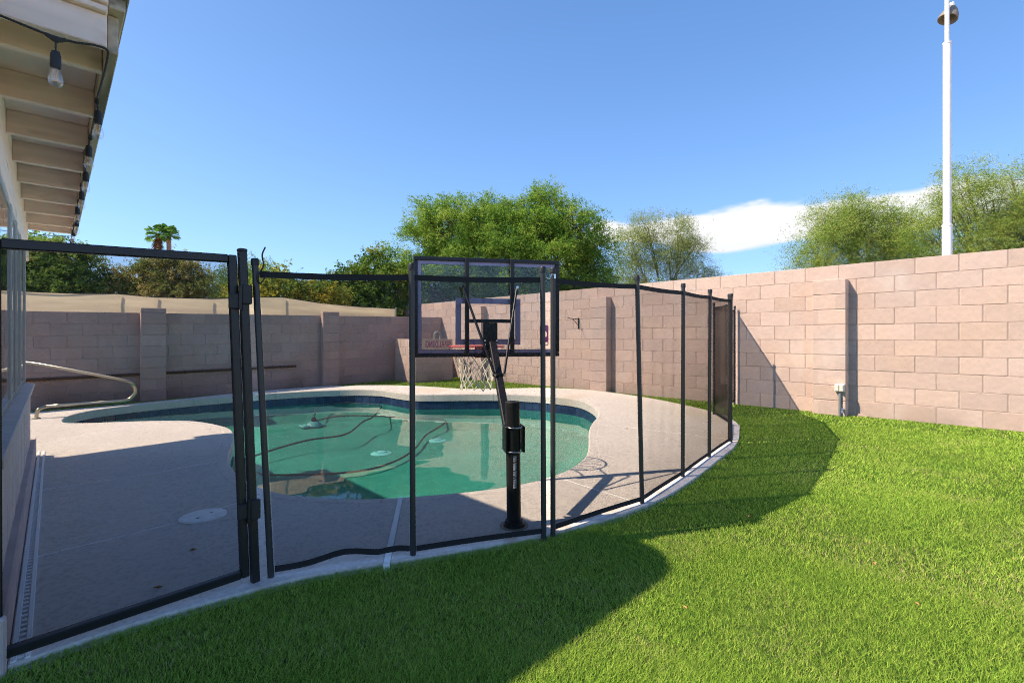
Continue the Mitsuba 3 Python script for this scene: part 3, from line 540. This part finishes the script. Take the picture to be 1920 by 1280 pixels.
# ------------------------------------------------------------------ basketball hoop
hp = thing('basketball_hoop', 'poolside basketball hoop seen from behind with clear backboard on short black pole', 'basketball hoop')
px, py, pz = 2.0, 2.13, float(g(2.0))
D = np.array([.86, -.51, 0.]); D /= np.linalg.norm(D); N = np.array([-D[1], D[0], 0.]); Z = np.array([0, 0, 1.])
Nn = np.array([.51, .86, 0.]); Nn /= np.linalg.norm(Nn)
BC = np.array([2.425, 2.868, 0.]); ZB, ZTp, BW = .962, 1.707, 1.115
def bd(s, z, n=0.): return BC + D * s + Z * z + Nn * n
ptop = np.array([px - .008, py + .006, .723])
part(hp, 'pole', tube([(px, py, pz - .05), ptop], .0425, 28), 'pole_black', smooth=50)
part(hp, 'pole_cap', tube([ptop - [0, 0, .03], ptop + [0, 0, .002], ptop + [0, 0, .006]], [.0445, .0445, .040], 28), 'black_rubber', smooth=40)
part(hp, 'base_collar', lathe([(.043, .04), (.053, .036), (.057, .012), (.063, .0), (.063, -.01)], 28, (px, py, pz)), 'black_metal', smooth=40)
part(hp, 'ground_sleeve', lathe([(.066, .004), (.082, .007), (.084, 0)], 28, (px, py, pz)), 'lamp_bronze', smooth=40)
arm0 = np.array([px, py, 0]) + Nn * .085 + Z * .44; arm1 = bd(.022, 1.06, -.05)
part(hp, 'arm', beam(arm0, arm1, .052, .052, up=tuple(Nn), c=.005), 'black_metal')
for s in (-1, 1): part(hp, 'clamp_plate', beam(np.array([px, py, .43]) + D * s * .052 + Nn * .02, np.array([px, py, .585]) + D * s * .052 + Nn * .02, .012, .11, up=tuple(Nn), c=.003), 'black_metal')
for z in (.437, .578):
    pts = [np.array([px, py, z]) + D * .058 + Nn * .08] + [np.array([px, py, z]) + .049 * (D * math.cos(a) - Nn * math.sin(a)) for a in np.linspace(0, math.pi, 13)] + [np.array([px, py, z]) - D * .058 + Nn * .08]
    part(hp, 'u_bolt', tube(pts, .0048, 8), 'chrome', smooth=True)
a_ = np.linspace(-1.05, .30, 8); w3 = lambda a, z: np.array([px, py, z]) + .0432 * (np.array([.6813, .732, 0]) * -math.cos(a) + np.array([.732, -.6813, 0]) * math.sin(a))
V = np.array([w3(a, z) for z in (.225, .415) for a in a_]); part(hp, 'sticker', tm(V, [(i, i + 1, 8 + i + 1, 8 + i) for i in range(7)]), 'sticker', smooth=True, label='worn grey printed sticker on the pole')
fr = .029
for nm, a, b in (('frame_rail', bd(-BW / 2, ZTp - fr / 2), bd(BW / 2, ZTp - fr / 2)), ('frame_rail', bd(-BW / 2, ZB + fr / 2), bd(BW / 2, ZB + fr / 2))): part(hp, nm, beam(a, b, .03, fr, c=.003), 'black_metal')
for s in (-1, 1): part(hp, 'frame_stile', beam(bd(s * (BW / 2 - fr / 2), ZB + fr + .001), bd(s * (BW / 2 - fr / 2), ZTp - fr - .001), .03, fr, up=tuple(D), c=.003), 'black_metal')
part(hp, 'backboard', tm([bd(-BW / 2 + fr, ZB + fr), bd(BW / 2 - fr, ZB + fr), bd(BW / 2 - fr, ZTp - fr), bd(-BW / 2 + fr, ZTp - fr)], [(0, 1, 2, 3)]), 'acrylic_bsdf')
def flat(poly, n0, th=.0015):
    m = extrude(poly, th); M = np.eye(4); M[:3, 0], M[:3, 1], M[:3, 2], M[:3, 3] = -D, Z, Nn, BC + Nn * n0; m.apply_transform(M); return m   # board coordinates: (-s, z)
ib = lambda x0, z0, x1, z1: sbox(-x1, z0, -x0, z1)
i0, i1, zb0, zb1 = -BW / 2 + fr, BW / 2 - fr, ZB + fr, ZTp - fr
part(hp, 'painted_border', flat(ib(i0, zb0, i1, zb1).difference(ib(i0 + .024, zb0 + .024, i1 - .024, zb1 - .024)), .002), 'lavender')
sq = ib(-.25, 1.053, .25, 1.405)
part(hp, 'target_square', flat(sq.difference(ib(-.208, 1.095, .208, 1.363)), .002), 'lavender')
edge = unary_union([sq.difference(sq.buffer(-.004)), ib(-.212, 1.091, .212, 1.367).difference(ib(-.208, 1.095, .208, 1.363))])
part(hp, 'target_outline', flat(edge, .0037, .001), 'black_metal')
part(hp, 'outline', flat(ib(i0 + .023, zb0 + .023, i1 - .023, zb1 - .023).difference(ib(i0 + .027, zb0 + .027, i1 - .027, zb1 - .027)), .0037, .001), 'black_metal')
tx = meshkit.text_mesh('SPALDING', .042, .001, True); wdt = tx.bounds[1][0]
tx.vertices[:, 0] *= .19 / wdt; M = np.eye(4); M[:3, 0], M[:3, 1], M[:3, 2], M[:3, 3] = -D, Z, Nn, bd(-.283, 1.038, .0025); tx.apply_transform(M); part(hp, 'lettering', tx, 'magenta', label='magenta lettering seen mirrored from behind')
lg = sbox(-.475, 1.045, -.405, 1.205).buffer(-.014).buffer(.014)
lgh = Point(-.430, 1.135).buffer(.033, 16).union(Polygon([(-.40, 1.16), (-.425, 1.085), (-.40, 1.085)])).union(sbox(-.468, 1.052, -.412, 1.072))
part(hp, 'emblem', flat(lg.difference(lgh.intersection(lg.buffer(-.004))), .002), 'magenta')
for s, lb in ((-.168, 0), (.178, 0)): part(hp, 'rear_bar', beam(bd(s, ZB + fr, -.032), bd(s, ZTp - .003, -.032), .026, .030, up=tuple(D), c=.003), 'black_metal')
part(hp, 'cross_bar', beam(bd(-.150, 1.232, -.030), bd(.160, 1.232, -.030), .024, .026, c=.003), 'black_metal')
part(hp, 'mount_plate', beam(bd(.008, .955, -.034), bd(.008, 1.218, -.034), .108, .016, up=tuple(Nn), c=.003), 'black_metal')
for s in (-.04, .05):
    for z in (1.055, 1.085): part(hp, 'bolt', tube([bd(s + .004, z, -.04), bd(s + .004, z, -.058)], .008, 6), 'chrome')
jt = arm0 + (arm1 - arm0) * .66
part(hp, 'brace_bracket', beam(jt - D * .045 - Nn * .045, jt + D * .045 - Nn * .045, .022, .022, c=.003), 'black_metal')
for s, e in ((-.205, -.032), (.205, .034)):
    top = bd(s, 1.485, -.075); part(hp, 'brace', tube([jt + D * e - Nn * .05, top], .0095, 10), 'black_metal', smooth=50)
    part(hp, 'brace_bolt', tube([top - Nn * .014, top + Nn * .05], .011, 8), 'chrome' if s > 0 else 'black_metal', smooth=40)
    part(hp, 'brace_bolt', tube([jt + D * e - Nn * .066, jt + D * e - Nn * .05], .009, 6), 'chrome')
rc = bd(-.035, 1.035, .165 + .225)
ra = np.linspace(0, 2 * np.pi, 41); ring = np.array([rc + .228 * (D * math.cos(a) + Nn * math.sin(a)) for a in ra])
rim = part(hp, 'rim', cat_([tube(ring, .008, 8, False), tube([bd(-.12, 1.0, .01), bd(-.12, 1.01, .10), rc - Nn * .19 - D * .12], .007, 6), tube([bd(.08, 1.0, .01), bd(.07, 1.01, .10), rc - Nn * .19 + D * .10], .007, 6), beam(bd(-.035 - .07, 1.0, .012), bd(-.035 + .07, 1.0, .012), .015, .09)]), 'rim_red', smooth=40)
for a in np.arange(12) * math.pi / 6: part(rim, 'net_hook', tube([rc + .228 * (D * math.cos(a) + Nn * math.sin(a)), rc + .222 * (D * math.cos(a) + Nn * math.sin(a)) - Z * .02], .004, 5), 'rim_red')
lv = [(0, .220), (.075, .178), (.15, .150), (.22, .136), (.285, .128), (.335, .138)]; net = []
def np_(lvl, k):
    z, r = lv[lvl]; a = (k + (.5 if lvl % 2 else 0)) * math.pi / 6 + .03 * math.sin(k * 3 + lvl); return rc + (r * (1 + .05 * math.sin(k * 2.1 + lvl))) * (D * math.cos(a) + Nn * math.sin(a)) - Z * (z + .02 + .008 * math.sin(k * 1.7 + lvl))
for l in range(5):
    for k in range(12):
        a, b1, b2 = np_(l, k), np_(l + 1, k if l % 2 == 0 else k + 1), np_(l + 1, k - 1 if l % 2 == 0 else k)
        net += [tube([a, b1], .0043, 5), tube([a, b2], .0043, 5)]
        if l: net.append(trimesh.creation.icosphere(1, .0062).apply_translation(a))
part(hp, 'net', cat_(net), 'net_cord', smooth=50)
# ------------------------------------------------------------------ lamp post beyond the wall
lp = thing('street_lamp', 'tall white telescoping lamp post rising behind the right block wall', 'lamp post')
LX, LY = 15.9, 1.57
for r, a, b in ((.098, -.75, 3.86), (.080, 3.84, 8.28), (.046, 8.26, 10.9)): part(lp, 'pole_section', cat_([tube([(LX, LY, a), (LX, LY, b)], r, 24), lathe([(r, -.02), (r + .008, -.02), (r + .008, .02), (r, .02)], 24, (LX, LY, b - .02))]), 'lamp_white', smooth=40)
rt = np.array([.7320, -.6813, 0])
hc_ = np.array([LX, LY, 9.05]) + rt * .155 + np.array([.11, .12, 0])
hd = lathe([(.03, .36), (.06, .34), (.13, .24), (.19, .10), (.205, .0), (.195, -.01), (.18, .02), (.10, .2), (0, .24)], 24); hd.apply_transform(trimesh.transformations.rotation_matrix(.38, [.6813, .732, 0])); hd.apply_translation(hc_ - [0, 0, .1])
part(lp, 'lamp_head', hd, 'lamp_bronze', smooth=40)
part(lp, 'lamp_arm', tube([np.array([LX, LY, 9.42]) + rt * .04, hc_ + [0, 0, .28] - rt * .03], .03, 8), 'lamp_bronze', smooth=40)
part(lp, 'fitting', cat_([cbox(hc_[0] - .05 + .08, hc_[0] + .05 + .08, hc_[1] - .05 - .07, hc_[1] + .05 - .07, 9.26, 9.36, .02)]), 'lamp_white')
# ------------------------------------------------------------------ trees
def leaves(C, size, cols, aspect=2.2, droop=.3, flat=.5):
    n = len(C); u = rng.normal(0, 1, (n, 3)); u[:, 2] = u[:, 2] * .6 - droop; u /= np.linalg.norm(u, axis=1, keepdims=True)
    w = np.cross(u, rng.normal(0, 1, (n, 3)) + [0, 0, flat * 2]); w /= np.linalg.norm(w, axis=1, keepdims=True)
    s = size * rng.uniform(.6, 1.3, (n, 1))
    V = np.stack([C - u * s * .5, C + w * s / aspect + u * s * .1, C + u * s * .6], 1).reshape(-1, 3)
    return (V, np.arange(n * 3).reshape(-1, 3)), np.repeat(cols, 3, 0)
def tree(name, label, base, h_trunk, blobs, nclus, nleaf, size, palette, cat='tree', spread=.34, group=None, r0=.12, aspect=2.2, droop=.3, shell=.35, twig=1., limbs=3, kk=None, twl=1.6):
    """blobs: (x, y, z, rx, ry, rz) in metres from the base; clusters of leaves fill them, limbs run to the clusters"""
    k = kk or thing(name, label, cat, group); base = np.asarray(base, float); fork = np.array([0, 0, h_trunk]); tubes = []
    bl = np.array(blobs, float); vol = (bl[:, 3] * bl[:, 4] * bl[:, 5]) ** .8; cnt = np.maximum(4, (nclus * vol / vol.sum()).astype(int))
    nst = max(1, limbs); roots = [np.array([rng.normal(0, .12), rng.normal(0, .12), 0]) for _ in range(nst)]
    if nst == 1: roots = [np.zeros(3)]
    forks = []
    for rt_ in roots:
        f = fork + rng.normal(0, .16, 3) * [1, 1, .5] * (nst > 1) + rt_ * 2.2; forks.append(f)
        tubes.append(tube(spline([rt_ - [0, 0, .3], rt_ + (f - rt_) * .5 + rng.normal(0, .04, 3), f], 4), np.linspace(r0, r0 * .62, 9) / (1 if nst == 1 else 1.25), 8))
    CC, KK = [], []
    for b, m in zip(bl, cnt):
        c0 = b[:3]; f = forks[rng.integers(len(forks))]
        mid = f + (c0 - f) * .55 + rng.normal(0, .12, 3) * np.linalg.norm(c0 - f) * .5
        limb = spline([f, mid, c0 + [0, 0, b[5] * .2]], 5); tubes.append(tube(limb, np.linspace(r0 * .5, r0 * .16, len(limb)), 6))
        d = rng.normal(0, 1, (m, 3)); d /= np.linalg.norm(d, axis=1, keepdims=True); rr = shell + (1 - shell) * rng.uniform(0, 1, (m, 1)) ** .6
        P = c0 + d * rr * b[3:] * (.85 + .3 * rng.uniform(0, 1, (m, 1)))
        tone = rng.uniform(0, 1, m)
        for p, t in zip(P, tone):
            if rng.uniform() < .45 * twig:
                s = limb[rng.integers(len(limb) // 2, len(limb))]; tubes.append(tube([s, (s + p) / 2 + rng.normal(0, .08, 3), p], [r0 * .14, r0 * .09, r0 * .05], 4))
        lp_ = 12; tw = max(2, int(nleaf / cnt.sum() / lp_)); reps = tw * lp_
        sig = spread * (.5 + .8 * rng.uniform(0, 1, (m, 1, 1))) * np.array([1, 1, .7])
        o = P[:, None] + rng.normal(0, 1, (m, tw, 3)) * sig; out_ = o - c0; out_ /= np.linalg.norm(out_, axis=2, keepdims=True) + 1e-9
        dr_ = out_ + rng.normal(0, .55, (m, tw, 3)); dr_ /= np.linalg.norm(dr_, axis=2, keepdims=True); ln = spread * twl * rng.uniform(.6, 1.3, (m, tw, 1))
        tt = np.linspace(0, 1, lp_)[None, None, :, None]
        L = o[:, :, None] + dr_[:, :, None] * ln[:, :, None] * tt - np.array([0, 0, droop]) * (ln[:, :, None] * tt ** 2) + rng.normal(0, size * .45, (m, tw, lp_, 3))
        L = L.reshape(-1, 3)
        pal = np.array(palette, float); ti = np.clip(np.repeat(tone, reps) * .6 + np.repeat(rng.uniform(0, .3, m * tw), lp_) + rng.uniform(0, .15, m * reps), 0, .999) * (len(pal) - 1); lo = ti.astype(int); fr_ = (ti - lo)[:, None]
        KK.append((pal[lo] * (1 - fr_) + pal[np.minimum(lo + 1, len(pal) - 1)] * fr_) * rng.uniform(.8, 1.2, (m * reps, 1))); CC.append(L)
    C, K = np.vstack(CC) + base, np.vstack(KK)
    mesh, col = leaves(C, size, K, aspect, droop)
    tr = cat_(tubes); tr.apply_translation(base)
    part(k, 'trunk', tr, 'bark', smooth=60); part(k, 'crown', mesh, 'leaf', color=col)
    return k
def atp(px_, Zd): d = FWD + (px_ - 960) / 925 * np.array([.7320, -.6813]); return np.array([*(d * Zd), -.72])
R3, F3 = np.array([.732, -.6813, 0]), np.array([.6813, .732, 0])
def blobs_at(base, Zd, lst):
    """(sideways m, depth m, height above camera-level ground, side radius, depth radius, height radius) -> world offsets"""
    return [tuple(R3 * s + F3 * d + np.array([0, 0, z + .72])) + ((a + b) / 2, (a + b) / 2, c) for s, d, z, a, b, c in lst]
GREEN = [(.09, .19, .035), (.16, .30, .05), (.26, .40, .065), (.38, .45, .09)]
b = atp(935, 18)
tree('broad_tree', 'large bright green feathery tree rising behind the backboard', b, 2.2, blobs_at(b, 18, [
    (-3.5, 0, 3.6, .9, .9, 1.0), (-2.7, .3, 4.6, 1.1, 1.1, 1.0), (-2.6, .2, 5.5, .75, .8, .6), (-1.6, -.2, 5.0, 1.2, 1.2, 1.0), (-1.5, .4, 5.9, .5, .6, .5), (-.4, 0, 5.2, 1.2, 1.3, .9), (-.3, .4, 5.9, .5, .5, .45), (.9, 0, 5.2, 1.3, 1.3, .95), (1.7, .2, 5.7, 1.1, 1.1, .85), (1.9, 0, 6.2, .6, .6, .4),
    (2.8, -.2, 4.9, 1.1, 1.1, 1.0), (3.6, .2, 4.3, .8, .9, 1.0), (3.2, 0, 3.3, .9, 1.0, .8), (1.8, -.4, 4.2, 1.3, 1.3, 1.0), (.4, -.4, 4.3, 1.3, 1.3, 1.0), (-1.2, -.2, 4.0, 1.2, 1.3, 1.0), (-2.7, .1, 2.8, 1.0, 1.0, .8), (.5, .3, 3.0, 2.2, 1.2, .8), (2.3, .2, 2.9, 1.3, 1.1, .7)]),
    1050, 400000, .062, GREEN, spread=.175, r0=.22, droop=.35, shell=.45)
PALE = [(.17, .23, .07), (.24, .32, .09), (.32, .38, .12), (.34, .31, .15)]
b = atp(1240, 24)
tree('airy_tree', 'thin airy pale green tree left of the white cloud above the wall', b, 1.6, blobs_at(b, 24, [
    (-1.5, 0, 5.6, .9, .9, .9), (-.6, .2, 6.4, .9, .9, .7), (.8, 0, 6.2, .8, .8, .7), (1.5, .1, 5.2, .9, .9, .8), (-1.3, 0, 4.3, 1.0, 1, .7), (.4, .1, 4.9, 1.1, 1, .8), (1.8, .1, 4.1, .8, .8, .5), (-1.7, .1, 3.4, .8, .8, .5), (2.5, 0, 3.6, .5, .6, .4), (.6, .2, 3.4, 1.2, 1, .6)]),
    420, 130000, .075, PALE, spread=.25, r0=.11, aspect=5, droop=.2, limbs=4, shell=.3)
PALO = [(.17, .28, .07), (.25, .37, .085), (.35, .44, .105), (.42, .43, .13)]
b = atp(1610, 17)
tree('desert_tree', 'yellow green airy desert tree behind the wall left of the lamp post', b, 1.3, blobs_at(b, 17, [
    (-1.5, 0, 3.9, .7, .8, .7), (-.9, .1, 5.2, .8, .8, .6), (-.1, 0, 5.5, .8, .8, .5), (.6, .2, 5.2, .8, .8, .6), (1.4, .1, 4.8, .8, .8, .7), (-.9, -.2, 4.3, .9, .9, .8), (.3, -.1, 4.3, 1.1, 1, .8), (1.3, 0, 3.8, 1.0, 1, .7), (-1.7, 0, 3.3, .7, .8, .5), (-.5, 0, 3.2, 1.2, 1, .6), (1.0, .1, 3.1, 1.3, 1, .6)]),
    480, 215000, .060, PALO, spread=.22, r0=.12, aspect=4.5, droop=.2, limbs=3, shell=.3)
b = atp(1850, 15.5)
tree('desert_tree', 'tall windswept pale green desert tree right of the lamp post', b, 1.5, blobs_at(b, 15.5, [
    (-1.7, .1, 4.2, .8, .8, .7), (-1.1, 0, 5.4, .7, .8, .7), (-.5, .2, 6.2, .6, .6, .5), (.2, 0, 5.3, .9, .9, .7), (.9, .1, 6.0, .6, .6, .5), (1.3, 0, 5.2, .8, .8, .7), (-.7, -.1, 4.3, 1.0, .9, .8), (.6, 0, 4.2, 1.0, 1, .8), (1.6, 0, 4.1, 1.0, 1, .8), (-1.6, 0, 3.2, .9, .9, .6), (0, 0, 3.2, 1.2, 1, .6), (1.3, .1, 3.2, 1.2, 1, .6), (2.4, 0, 5.0, .9, .9, .9), (2.6, 0, 3.6, 1.2, 1, .8)]),
    540, 240000, .060, PALO, spread=.22, r0=.13, aspect=4.5, droop=.15, limbs=3, shell=.3)
CIT = [(.06, .12, .025), (.10, .19, .035), (.17, .25, .05), (.36, .33, .06)]
b = atp(690, 15.5)
tree('citrus_tree', 'dark green citrus tree with yellowing leaves behind the back wall', b, 1.0, blobs_at(b, 15.5, [
    (-1.3, 0, 2.3, .7, .8, .6), (-.5, .1, 2.7, .8, .9, .6), (.3, 0, 3.0, .7, .8, .6), (.2, .2, 3.5, .35, .4, .35), (.9, 0, 2.5, .7, .8, .7), (1.1, .2, 1.8, .7, .8, .7), (-.4, -.2, 1.9, 1.0, .9, .7), (.4, -.2, 1.7, .9, .9, .7)]),
    270, 42000, .095, CIT, spread=.16, r0=.10, aspect=1.9, limbs=1, shell=.5)
YEL = [(.10, .19, .04), (.17, .26, .05), (.28, .32, .06), (.48, .43, .06), (.58, .48, .08)]
b = atp(548, 13.2)
tree('flowering_shrub', 'yellow flowering shrub draping over the fabric screen', b, .9, blobs_at(b, 13.2, [
    (-.8, 0, 2.25, .45, .5, .35), (-.2, .0, 2.45, .5, .5, .4), (.4, .1, 2.35, .45, .5, .35), (-.25, -.30, 2.0, .35, .3, .25), (-1.3, .1, 2.3, .4, .5, .45), (.9, .2, 2.2, .4, .5, .3), (0, .1, 1.6, .9, .6, .5)]),
    120, 16000, .085, YEL, cat='shrub', spread=.14, r0=.05, aspect=1.6, limbs=3, shell=.4)
b = atp(450, 24)
tree('airy_tree', 'soft pale green tree behind the gate post and yellow shrub', b, 1.0, blobs_at(b, 24, [
    (-1.3, 0, 3.4, .7, .8, .7), (-.5, 0, 4.0, .6, .7, .6), (.3, 0, 4.2, .8, .8, .6), (1.2, 0, 4.1, .9, .9, .6), (2.2, 0, 3.6, .9, .9, .5), (3.0, 0, 3.2, .9, .9, .5), (0, 0, 3.0, 1.6, 1.2, .7), (1.7, 0, 2.8, 1.6, 1.2, .7)]),
    220, 50000, .10, [(.13, .21, .05), (.20, .30, .07), (.28, .36, .09)], spread=.28, r0=.12, aspect=3, limbs=3)
BRN = [(.14, .21, .055), (.25, .30, .085), (.37, .33, .12), (.50, .36, .17)]
b = atp(290, 18)
tree('olive_tree', 'brownish olive tree with uneven crown below the palms', b, 1.0, blobs_at(b, 18, [
    (-1.4, 0, 3.1, .5, .6, .5), (-.7, 0, 3.2, .6, .7, .5), (.2, 0, 3.6, .75, .8, .55), (.3, .1, 3.9, .5, .5, .35), (1.1, 0, 3.3, .6, .7, .55), (1.5, 0, 2.9, .5, .6, .5), (-.6, 0, 2.5, 1.0, .9, .6), (.7, 0, 2.5, 1.1, .9, .6)]),
    330, 60000, .08, BRN, spread=.15, r0=.12, aspect=2, limbs=1, shell=.55)
DRK = [(.08, .15, .035), (.15, .26, .055), (.24, .35, .08), (.38, .35, .13)]
b = atp(95, 17)
tree('round_tree', 'dense round dark green tree beside the house eave', b, 1.0, blobs_at(b, 17, [
    (-.7, 0, 4.05, .75, .8, .6), (.0, 0, 3.9, .8, .9, .65), (.7, 0, 3.5, .7, .8, .7), (-.3, -.3, 3.2, 1.1, 1.0, .9), (.9, -.2, 2.8, .7, .8, .7), (1.2, 0, 2.5, .45, .5, .5), (0, -.2, 2.3, 1.4, 1.1, .7), (-1.5, 0, 3.2, .9, 1, .9)]),
    440, 90000, .085, DRK, spread=.14, r0=.14, aspect=1.9, limbs=1, shell=.6)
b = atp(1090, 20)
tree('dark_shrub', 'dark green shrubs in the gap between backboard and right wall', b, .5, blobs_at(b, 20, [(-6, 0, 2.6, 1.0, 1, .9), (-4.4, 0, 2.8, 1.0, 1, .9), (-2.8, .2, 2.7, 1.1, 1, .9), (-1.2, 0, 2.7, 1.1, 1, .9), (.2, 0, 2.6, 1.0, 1, .8), (1.5, 0, 2.4, .9, 1, .7), (3.0, .2, 2.3, .9, 1, .6)]),
    240, 40000, .11, [(.07, .14, .04), (.11, .19, .05), (.17, .24, .06)], cat='shrub', spread=.28, r0=.06, aspect=2.2, limbs=3)
# palms
def palm(label, base, H, skirt, seed):
    k = thing('palm_tree', label, 'palm tree', 'palm trees far behind the house'); r_ = np.random.default_rng(seed); base = np.asarray(base, float)
    part(k, 'trunk', tube([base, base + [.2, 0, H * .5], base + [0, 0, H]], [.36, .28, .25], 10), 'palm_bark', smooth=50)
    top = base + [0, 0, H]; V, F, C = [], [], []
    for i in range(34):
        az = r_.uniform(0, 2 * np.pi); el = r_.uniform(-.45, 1.1); u = np.array([math.cos(az) * math.cos(el), math.sin(az) * math.cos(el), math.sin(el)]); L = r_.uniform(.6, .95)
        c = top + u * L; sd = np.cross(u, [0, 0, 1.]); sd /= np.linalg.norm(sd); upv = np.cross(sd, u)
        for a in np.linspace(-1.25, 1.25, 15):
            d = u * math.cos(a) + sd * math.sin(a); tip = c + d * r_.uniform(.6, .8) + upv * .05 - np.array([0, 0, .35 + .2 * r_.uniform()]) * .6; w = np.cross(d, upv) * .06
            n = len(V); mid = c + d * .55; V += [c, mid + w, mid - w, tip]; F += [(n, n + 1, n + 2), (n + 1, n + 3, n + 2)]; col = np.array([.13, .27, .06]) * r_.uniform(.7, 1.5); C += [col] * 4
        n = len(V); V += [top + upv * .04, top - upv * .04, c + upv * .02, c - upv * .02]; F += [(n, n + 1, n + 3), (n, n + 3, n + 2)]; C += [np.array([.12, .14, .05])] * 4
    part(k, 'crown', tm(V, F), 'leaf', color=np.array(C))
    if skirt:
        V, F, C = [], [], []
        for i in range(160):
            az = r_.uniform(0, 2 * np.pi); z = r_.uniform(-2.0, -.4); n = len(V); o = np.array([math.cos(az), math.sin(az), 0]); p = top + [0, 0, z]; w = np.array([-o[1], o[0], 0]) * .12
            V += [p + o * .28 + w, p + o * .28 - w, p + o * (.55 * (1 - abs(z + 1.1) / 1.6) + .30) - [0, 0, .5]]; F.append((n, n + 1, n + 2)); C += [np.array([.30, .18, .10]) * r_.uniform(.6, 1.2)] * 3
        part(k, 'dead_fronds', tm(V, F), 'leaf', color=np.array(C))
p = atp(296, 60); palm('left palm of the far pair with shaggy brown skirt', p, 14.35, True, 4)
p = atp(316, 60.5); palm('right palm of the far pair with bare reddish trunk', p, 14.6, False, 5)
# ------------------------------------------------------------------ dry leaves
def dry(x, y, lab, grp, dz):
    k = thing('dry_leaf', lab, 'leaf', grp); a = rng.uniform(0, 6.28); c, s = math.cos(a), math.sin(a); L = rng.uniform(.012, .02)
    P = np.array([(-L, 0, .002), (-.2 * L, .42 * L, .007), (L, 0, .004), (-.2 * L, -.42 * L, .006), (0, 0, .0)]); P = np.column_stack([P[:, 0] * c - P[:, 1] * s, P[:, 0] * s + P[:, 1] * c, P[:, 2]]) + [x, y, float(g(x)) + dz]
    F = [(0, 4, 1), (1, 4, 2), (2, 4, 3), (3, 4, 0)]; P2 = P - [0, 0, .0012]
    scene[k] = ply(tm(np.vstack([P, P2]), F + [tuple(5 + i for i in f[::-1]) for f in F]), 'dry_leaf')
for x, y, lab in ((1.9, 1.0, 'small dry tan leaf on the lawn nearest to the house shadow'), (2.6, .35, 'small dry tan leaf on the lawn closest to the bottom right corner'), (2.9, .55, 'small dry tan leaf on the lawn just behind the one nearest the corner'),
    (4.6, .9, 'small dry tan leaf in the middle of the lawn towards the right wall'), (3.1, 1.22, 'small dry tan leaf on the lawn beside the curved fence shadow')): dry(x, y, lab, 'dry leaves on the lawn', .004)
for x, y, lab in ((.55, 3.1, 'small dry brown leaf on the shaded deck just in front of the round lid'), (.35, 2.75, 'small dry brown leaf on the shaded deck behind the bottom rail of the gate'), (.86, 2.9, 'small dry brown leaf on the deck right of the gate hinge post')): dry(x, y, lab, 'dry leaves on the deck', .002)
dry(4.9, 3.3, 'small dry leaf alone on the sunlit deck right of the hoop', None, .002)
dry(1.42, 7.0, 'small dry leaf at the pool edge by the steps', None, .002)
